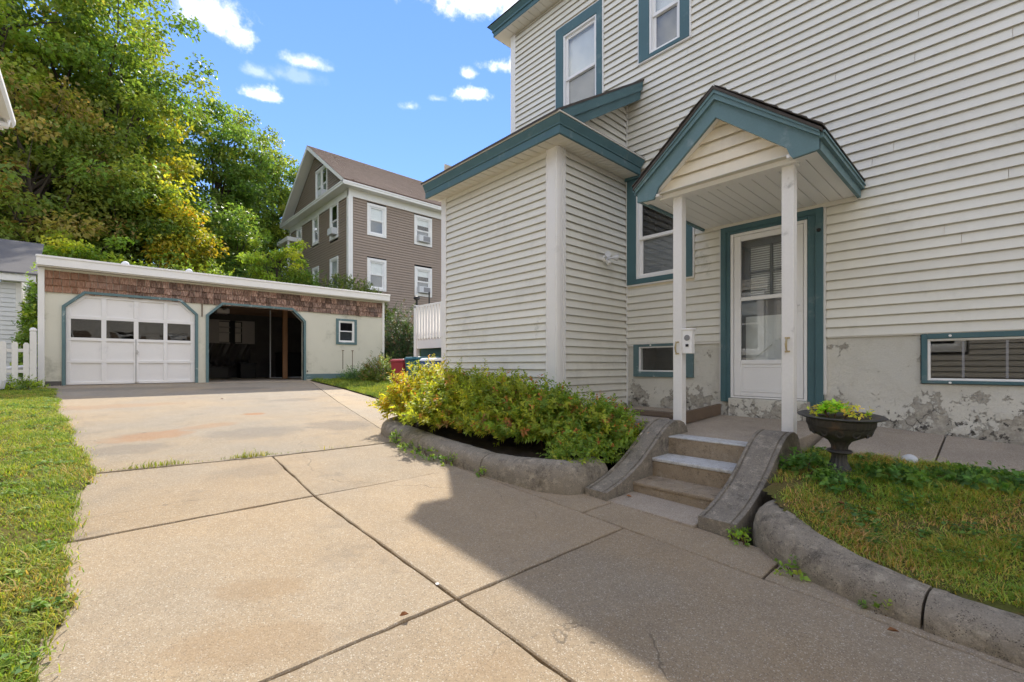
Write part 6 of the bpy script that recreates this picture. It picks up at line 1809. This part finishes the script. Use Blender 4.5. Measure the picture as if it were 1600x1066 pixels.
def grass(name, label, sampler, zfun, n, hh, width, pal, seed, lean=0.5, patch=1.2):
    rng = np.random.default_rng(seed)
    XY = sampler(rng, n)
    n = len(XY)
    Z = np.array([zfun(x, y) for x, y in XY])
    H = rng.uniform(*hh, n) * np.where(rng.uniform(0, 1, n) < 0.05, 1.7, 1.0) * (1 + 0.35 * np.sin(XY[:, 0] * 9 + 3 * np.sin(XY[:, 1] * 3.3)))
    a = rng.uniform(0, 6.28, n)
    # broad drifts of colour through the turf
    f = np.sin(XY[:, 0] * 3.1 * patch + 1.7 * np.sin(XY[:, 1] * 2.1 * patch)) + np.sin(XY[:, 1] * 4.3 * patch + 2.2 * np.sin(XY[:, 0] * 5.0)) + rng.normal(0, 1.3, n)
    order = np.clip(((f + 3) / 6) * len(pal), 0, len(pal) - 1e-3).astype(int)
    cols = jitter(rng, np.array(pal)[order], 0.28, 0.06)
    ln = H * rng.uniform(0.15, 1.0, n) * lean * 2
    d = np.stack([np.cos(a), np.sin(a)], 1)
    s = np.stack([-np.sin(a), np.cos(a)], 1) * (width * rng.uniform(0.6, 1.4, n))[:, None] * 0.5
    b = np.column_stack([XY, Z - 0.005])
    m = np.column_stack([XY + d * (ln * 0.35)[:, None], Z + H * 0.62])
    t = np.column_stack([XY + d * ln[:, None], Z + H * rng.uniform(0.75, 1.0, n)])
    s3 = np.column_stack([s, np.zeros(n)])
    V = np.stack([b - s3, b + s3, m + s3 * 0.75, m - s3 * 0.75, t + s3 * 0.1, t - s3 * 0.1], 1).reshape(-1, 3)
    i = np.arange(n)[:, None] * 6
    Q = np.concatenate([i + np.array([[0, 1, 2, 3]]), i + np.array([[3, 2, 4, 5]])], 0)
    me = fast_mesh(name, V, Q, np.repeat(cols, 6, 0))
    o = link_mesh(me, name, M['grass_blade'])
    return tag(o, label, 'grass', kind='stuff')

def samp_left(rng, n):
    out = []
    # density falls with distance along the strip
    y = 0.6 + 13.0 * rng.uniform(0, 1, n) ** 1.35
    x = rng.uniform(-1.34, 0.12, n)
    e = np.array([left_edge(v) for v in y])
    k = (x < e + rng.exponential(0.018, n)) & ~((y > 13.15) & (x < -0.85))
    pt = np.sin(x * 8 + 2 * np.sin(y * 3)) + np.sin(y * 4.3 + 3 * np.sin(x * 5))
    k &= ~((pt > 1.15) & (rng.uniform(0, 1, n) < 0.6))
    return np.stack([x[k], y[k]], 1)
GL = [(0.12, 0.20, 0.030), (0.17, 0.245, 0.035), (0.23, 0.28, 0.04), (0.30, 0.285, 0.05), (0.19, 0.25, 0.038), (0.13, 0.21, 0.032), (0.36, 0.27, 0.09)]
grass('grass_left', 'sunlit yellow green grass along the left side of the drive', samp_left, lawn_lz, 150000, (0.010, 0.035), 0.0055, GL, 101, 1.0)
def samp_right(rng, n):
    y = rng.uniform(-2.0, 1.18, n)
    x = rng.uniform(3.0, 4.84, n)
    e = np.array([kerb_in(v) for v in y])
    k = x > e - rng.exponential(0.012, n)
    # bare earth near the steps
    pt = np.sin(x * 7 + 2 * np.sin(y * 6)) + np.sin(y * 9 + 3 * np.sin(x * 5))
    bare = 0.55 * (pt > 1.1) + np.exp(-(((x - 3.75) / 0.30) ** 2 + ((y - 1.05) / 0.16) ** 2)) + 0.75 * np.exp(-((x - e) / 0.09) ** 2)
    k &= rng.uniform(0, 1, n) > bare * 0.9
    return np.stack([x[k], y[k]], 1)
GR = [(0.15, 0.25, 0.04), (0.21, 0.29, 0.045), (0.26, 0.30, 0.05), (0.38, 0.29, 0.075), (0.22, 0.28, 0.045), (0.16, 0.24, 0.045), (0.44, 0.28, 0.12)]
grass('grass_right', 'shaded green grass with straw patches behind the kerb', samp_right, lawn_rz, 95000, (0.010, 0.040), 0.005, GR, 102, 1.1)
def samp_patch(rng, n):
    x, y = rng.uniform(4.4, 8.5, n), rng.uniform(7.6, 14.5, n)
    k = np.array([in_poly(a, b) for a, b in zip(x, y)])
    return np.stack([x[k], y[k]], 1)
grass('grass_patch', 'grass beside the drive in front of the garage window', samp_patch, lambda x, y: SL * y + 0.015, 60000, (0.025, 0.075), 0.008, [(0.11, 0.17, 0.03), (0.16, 0.21, 0.035), (0.22, 0.24, 0.04)], 103)
def samp_joint(rng, n):
    t = rng.uniform(0, 1, n)
    x = -0.3 + 2.6 * t
    y = 5.43 - 0.105 * (x + 0.3) + rng.normal(0, 0.008, n)
    w = np.exp(-((x - 0.42) / 0.20) ** 2) + np.exp(-((x - 1.22) / 0.16) ** 2) * 1.2 + 0.06 + 0.4 * np.exp(-((x + 0.1) / 0.15) ** 2)
    y = y + rng.normal(0, 0.02, n) * (w > 0.5)
    k = rng.uniform(0, 1.2, n) < w
    return np.stack([x[k], y[k]], 1)
grass('joint_grass', 'tufts of grass growing in the cross joint of the drive', samp_joint, lambda x, y: SL * y - 0.01, 1500, (0.03, 0.065), 0.006, [(0.12, 0.17, 0.03), (0.20, 0.22, 0.04), (0.28, 0.25, 0.06)], 104)

def clover(name, label, sampler, zfun, n, leaf, pal, seed):
    rng = np.random.default_rng(seed)
    c0 = sampler(rng, n // 26)
    idx = rng.integers(0, len(c0), n)
    XY = c0[idx] + rng.normal(0, 0.035, (n, 2))
    C = np.column_stack([XY, [zfun(x, y) for x, y in XY]]) + np.column_stack([np.zeros((n, 2)), rng.uniform(0.012, 0.034, n)])
    D = np.column_stack([rng.normal(0, 1, (n, 2)), rng.normal(0, 0.25, n)])
    N = rng.normal(0, 0.3, (n, 3)) + np.array([0, 0, 1.0])
    Ls = leaf * rng.uniform(0.6, 1.4, n)
    me = leaf_mesh(name, C, D, N, Ls, Ls * 0.75, jitter(rng, palette(rng, n, pal), 0.25), 0.05)
    return tag(link_mesh(me, name, M['grass_blade']), label, 'weeds', kind='stuff')
clover('clover_left', 'clover and broad leaved weeds in the sunny lawn', lambda r, n: (lambda p: p[p[:, 0] < -0.12])(samp_left(r, n)), lawn_lz, 5200, 0.026, [((0.11, 0.19, 0.04), 3), ((0.17, 0.24, 0.05), 2), ((0.08, 0.15, 0.04), 2)], 111)
clover('clover_right', 'clover and broad leaved weeds in the shaded lawn', lambda r, n: (lambda p: p[p[:, 0] > 3.35])(samp_right(r, n)), lawn_rz, 3600, 0.026, [((0.08, 0.17, 0.04), 3), ((0.12, 0.21, 0.045), 2), ((0.06, 0.13, 0.045), 2)], 112)

# ---- small things lying about
rng = random.Random(77)
LEAVES = [(2.62, 0.33, 'brown fallen leaf by the lawn kerb joint'), (3.30, 2.12, 'curled brown leaf in the corner of the lowest step'), (3.62, 0.72, 'orange fallen leaf on the shaded lawn near the kerb'), (4.35, -0.05, 'orange fallen leaf farther up the shaded lawn'), (-0.17, 3.72, 'brown fallen leaf at the left lawn edge'), (1.02, 1.80, 'tan fallen leaf on the nearest cross joint'), (1.9, 10.4, 'brown leaf on the apron before the open bay'), (-0.05, 6.0, 'brown leaf at the left edge of the upper slab')]
for x, y, lab in LEAVES:
    z = (lawn_rz(x, y) + 0.035) if x > 3.4 else (SL * y + (0.02 if x < 3.25 else 0.015))
    a = rng.uniform(0, 6.28)
    L_ = 0.045
    c, s = math.cos(a), math.sin(a)
    pts = []
    for (p, q, h) in ((-0.5, 0, 0.0), (-0.2, 0.28, 0.012), (0.15, 0.22, 0.010), (0.5, 0, 0.004), (0.15, -0.22, 0.014), (-0.2, -0.28, 0.010), (0.0, 0.0, 0.0)):
        pts.append((x + L_ * (p * c - q * s), y + L_ * (p * s + q * c), z + h))
    o = MB().add(pts, [(0, 6, 1), (1, 6, 2), (2, 6, 3), (3, 6, 4), (4, 6, 5), (5, 6, 0)]).build('fallen_leaf', M['dead_leaf'], origin=(x, y, z))
    tag(o, lab, 'leaf', 'fallen leaves')
def lump(name, label, cat, c, r, mat, seed, flat=0.6):
    rng = np.random.default_rng(seed)
    bm = bmesh.new()
    bmesh.ops.create_icosphere(bm, subdivisions=3, radius=1.0)
    k = rng.normal(0, 1, (5, 3))
    for v in bm.verts:
        p = np.array(v.co)
        f = 1 + 0.12 * sum(math.sin(2.3 * float(k[i] @ p) + i) for i in range(5)) / 2
        v.co = Vector((p[0] * r * f, p[1] * r * f * 1.1, p[2] * r * f * flat))
    me = bpy.data.meshes.new(name)
    bm.to_mesh(me)
    bm.free()
    me.polygons.foreach_set('use_smooth', [True] * len(me.polygons))
    return tag(link_mesh(me, name, M[mat], None, c), label, cat)
lump('white_stone', 'white painted stone at the edge of the wall walk', 'stone', (4.80, 0.50, 0.455), 0.055, 'ac_white', 1, 0.9)
lump('litter_scrap', 'scrap of white litter by the right cheek wall', 'litter', (3.80, 1.02, 0.335), 0.035, 'litter_white', 2, 0.4)
lump('litter_scrap', 'dark litter scrap beside the white one', 'litter', (3.84, 1.10, 0.335), 0.05, 'black_plastic', 3, 0.35)
lump('litter_scrap', 'tiny white speck of litter near the drive joint crossing', 'litter', (1.30, 1.96, SL * 1.96 + 0.004), 0.010, 'litter_white', 4, 0.4)
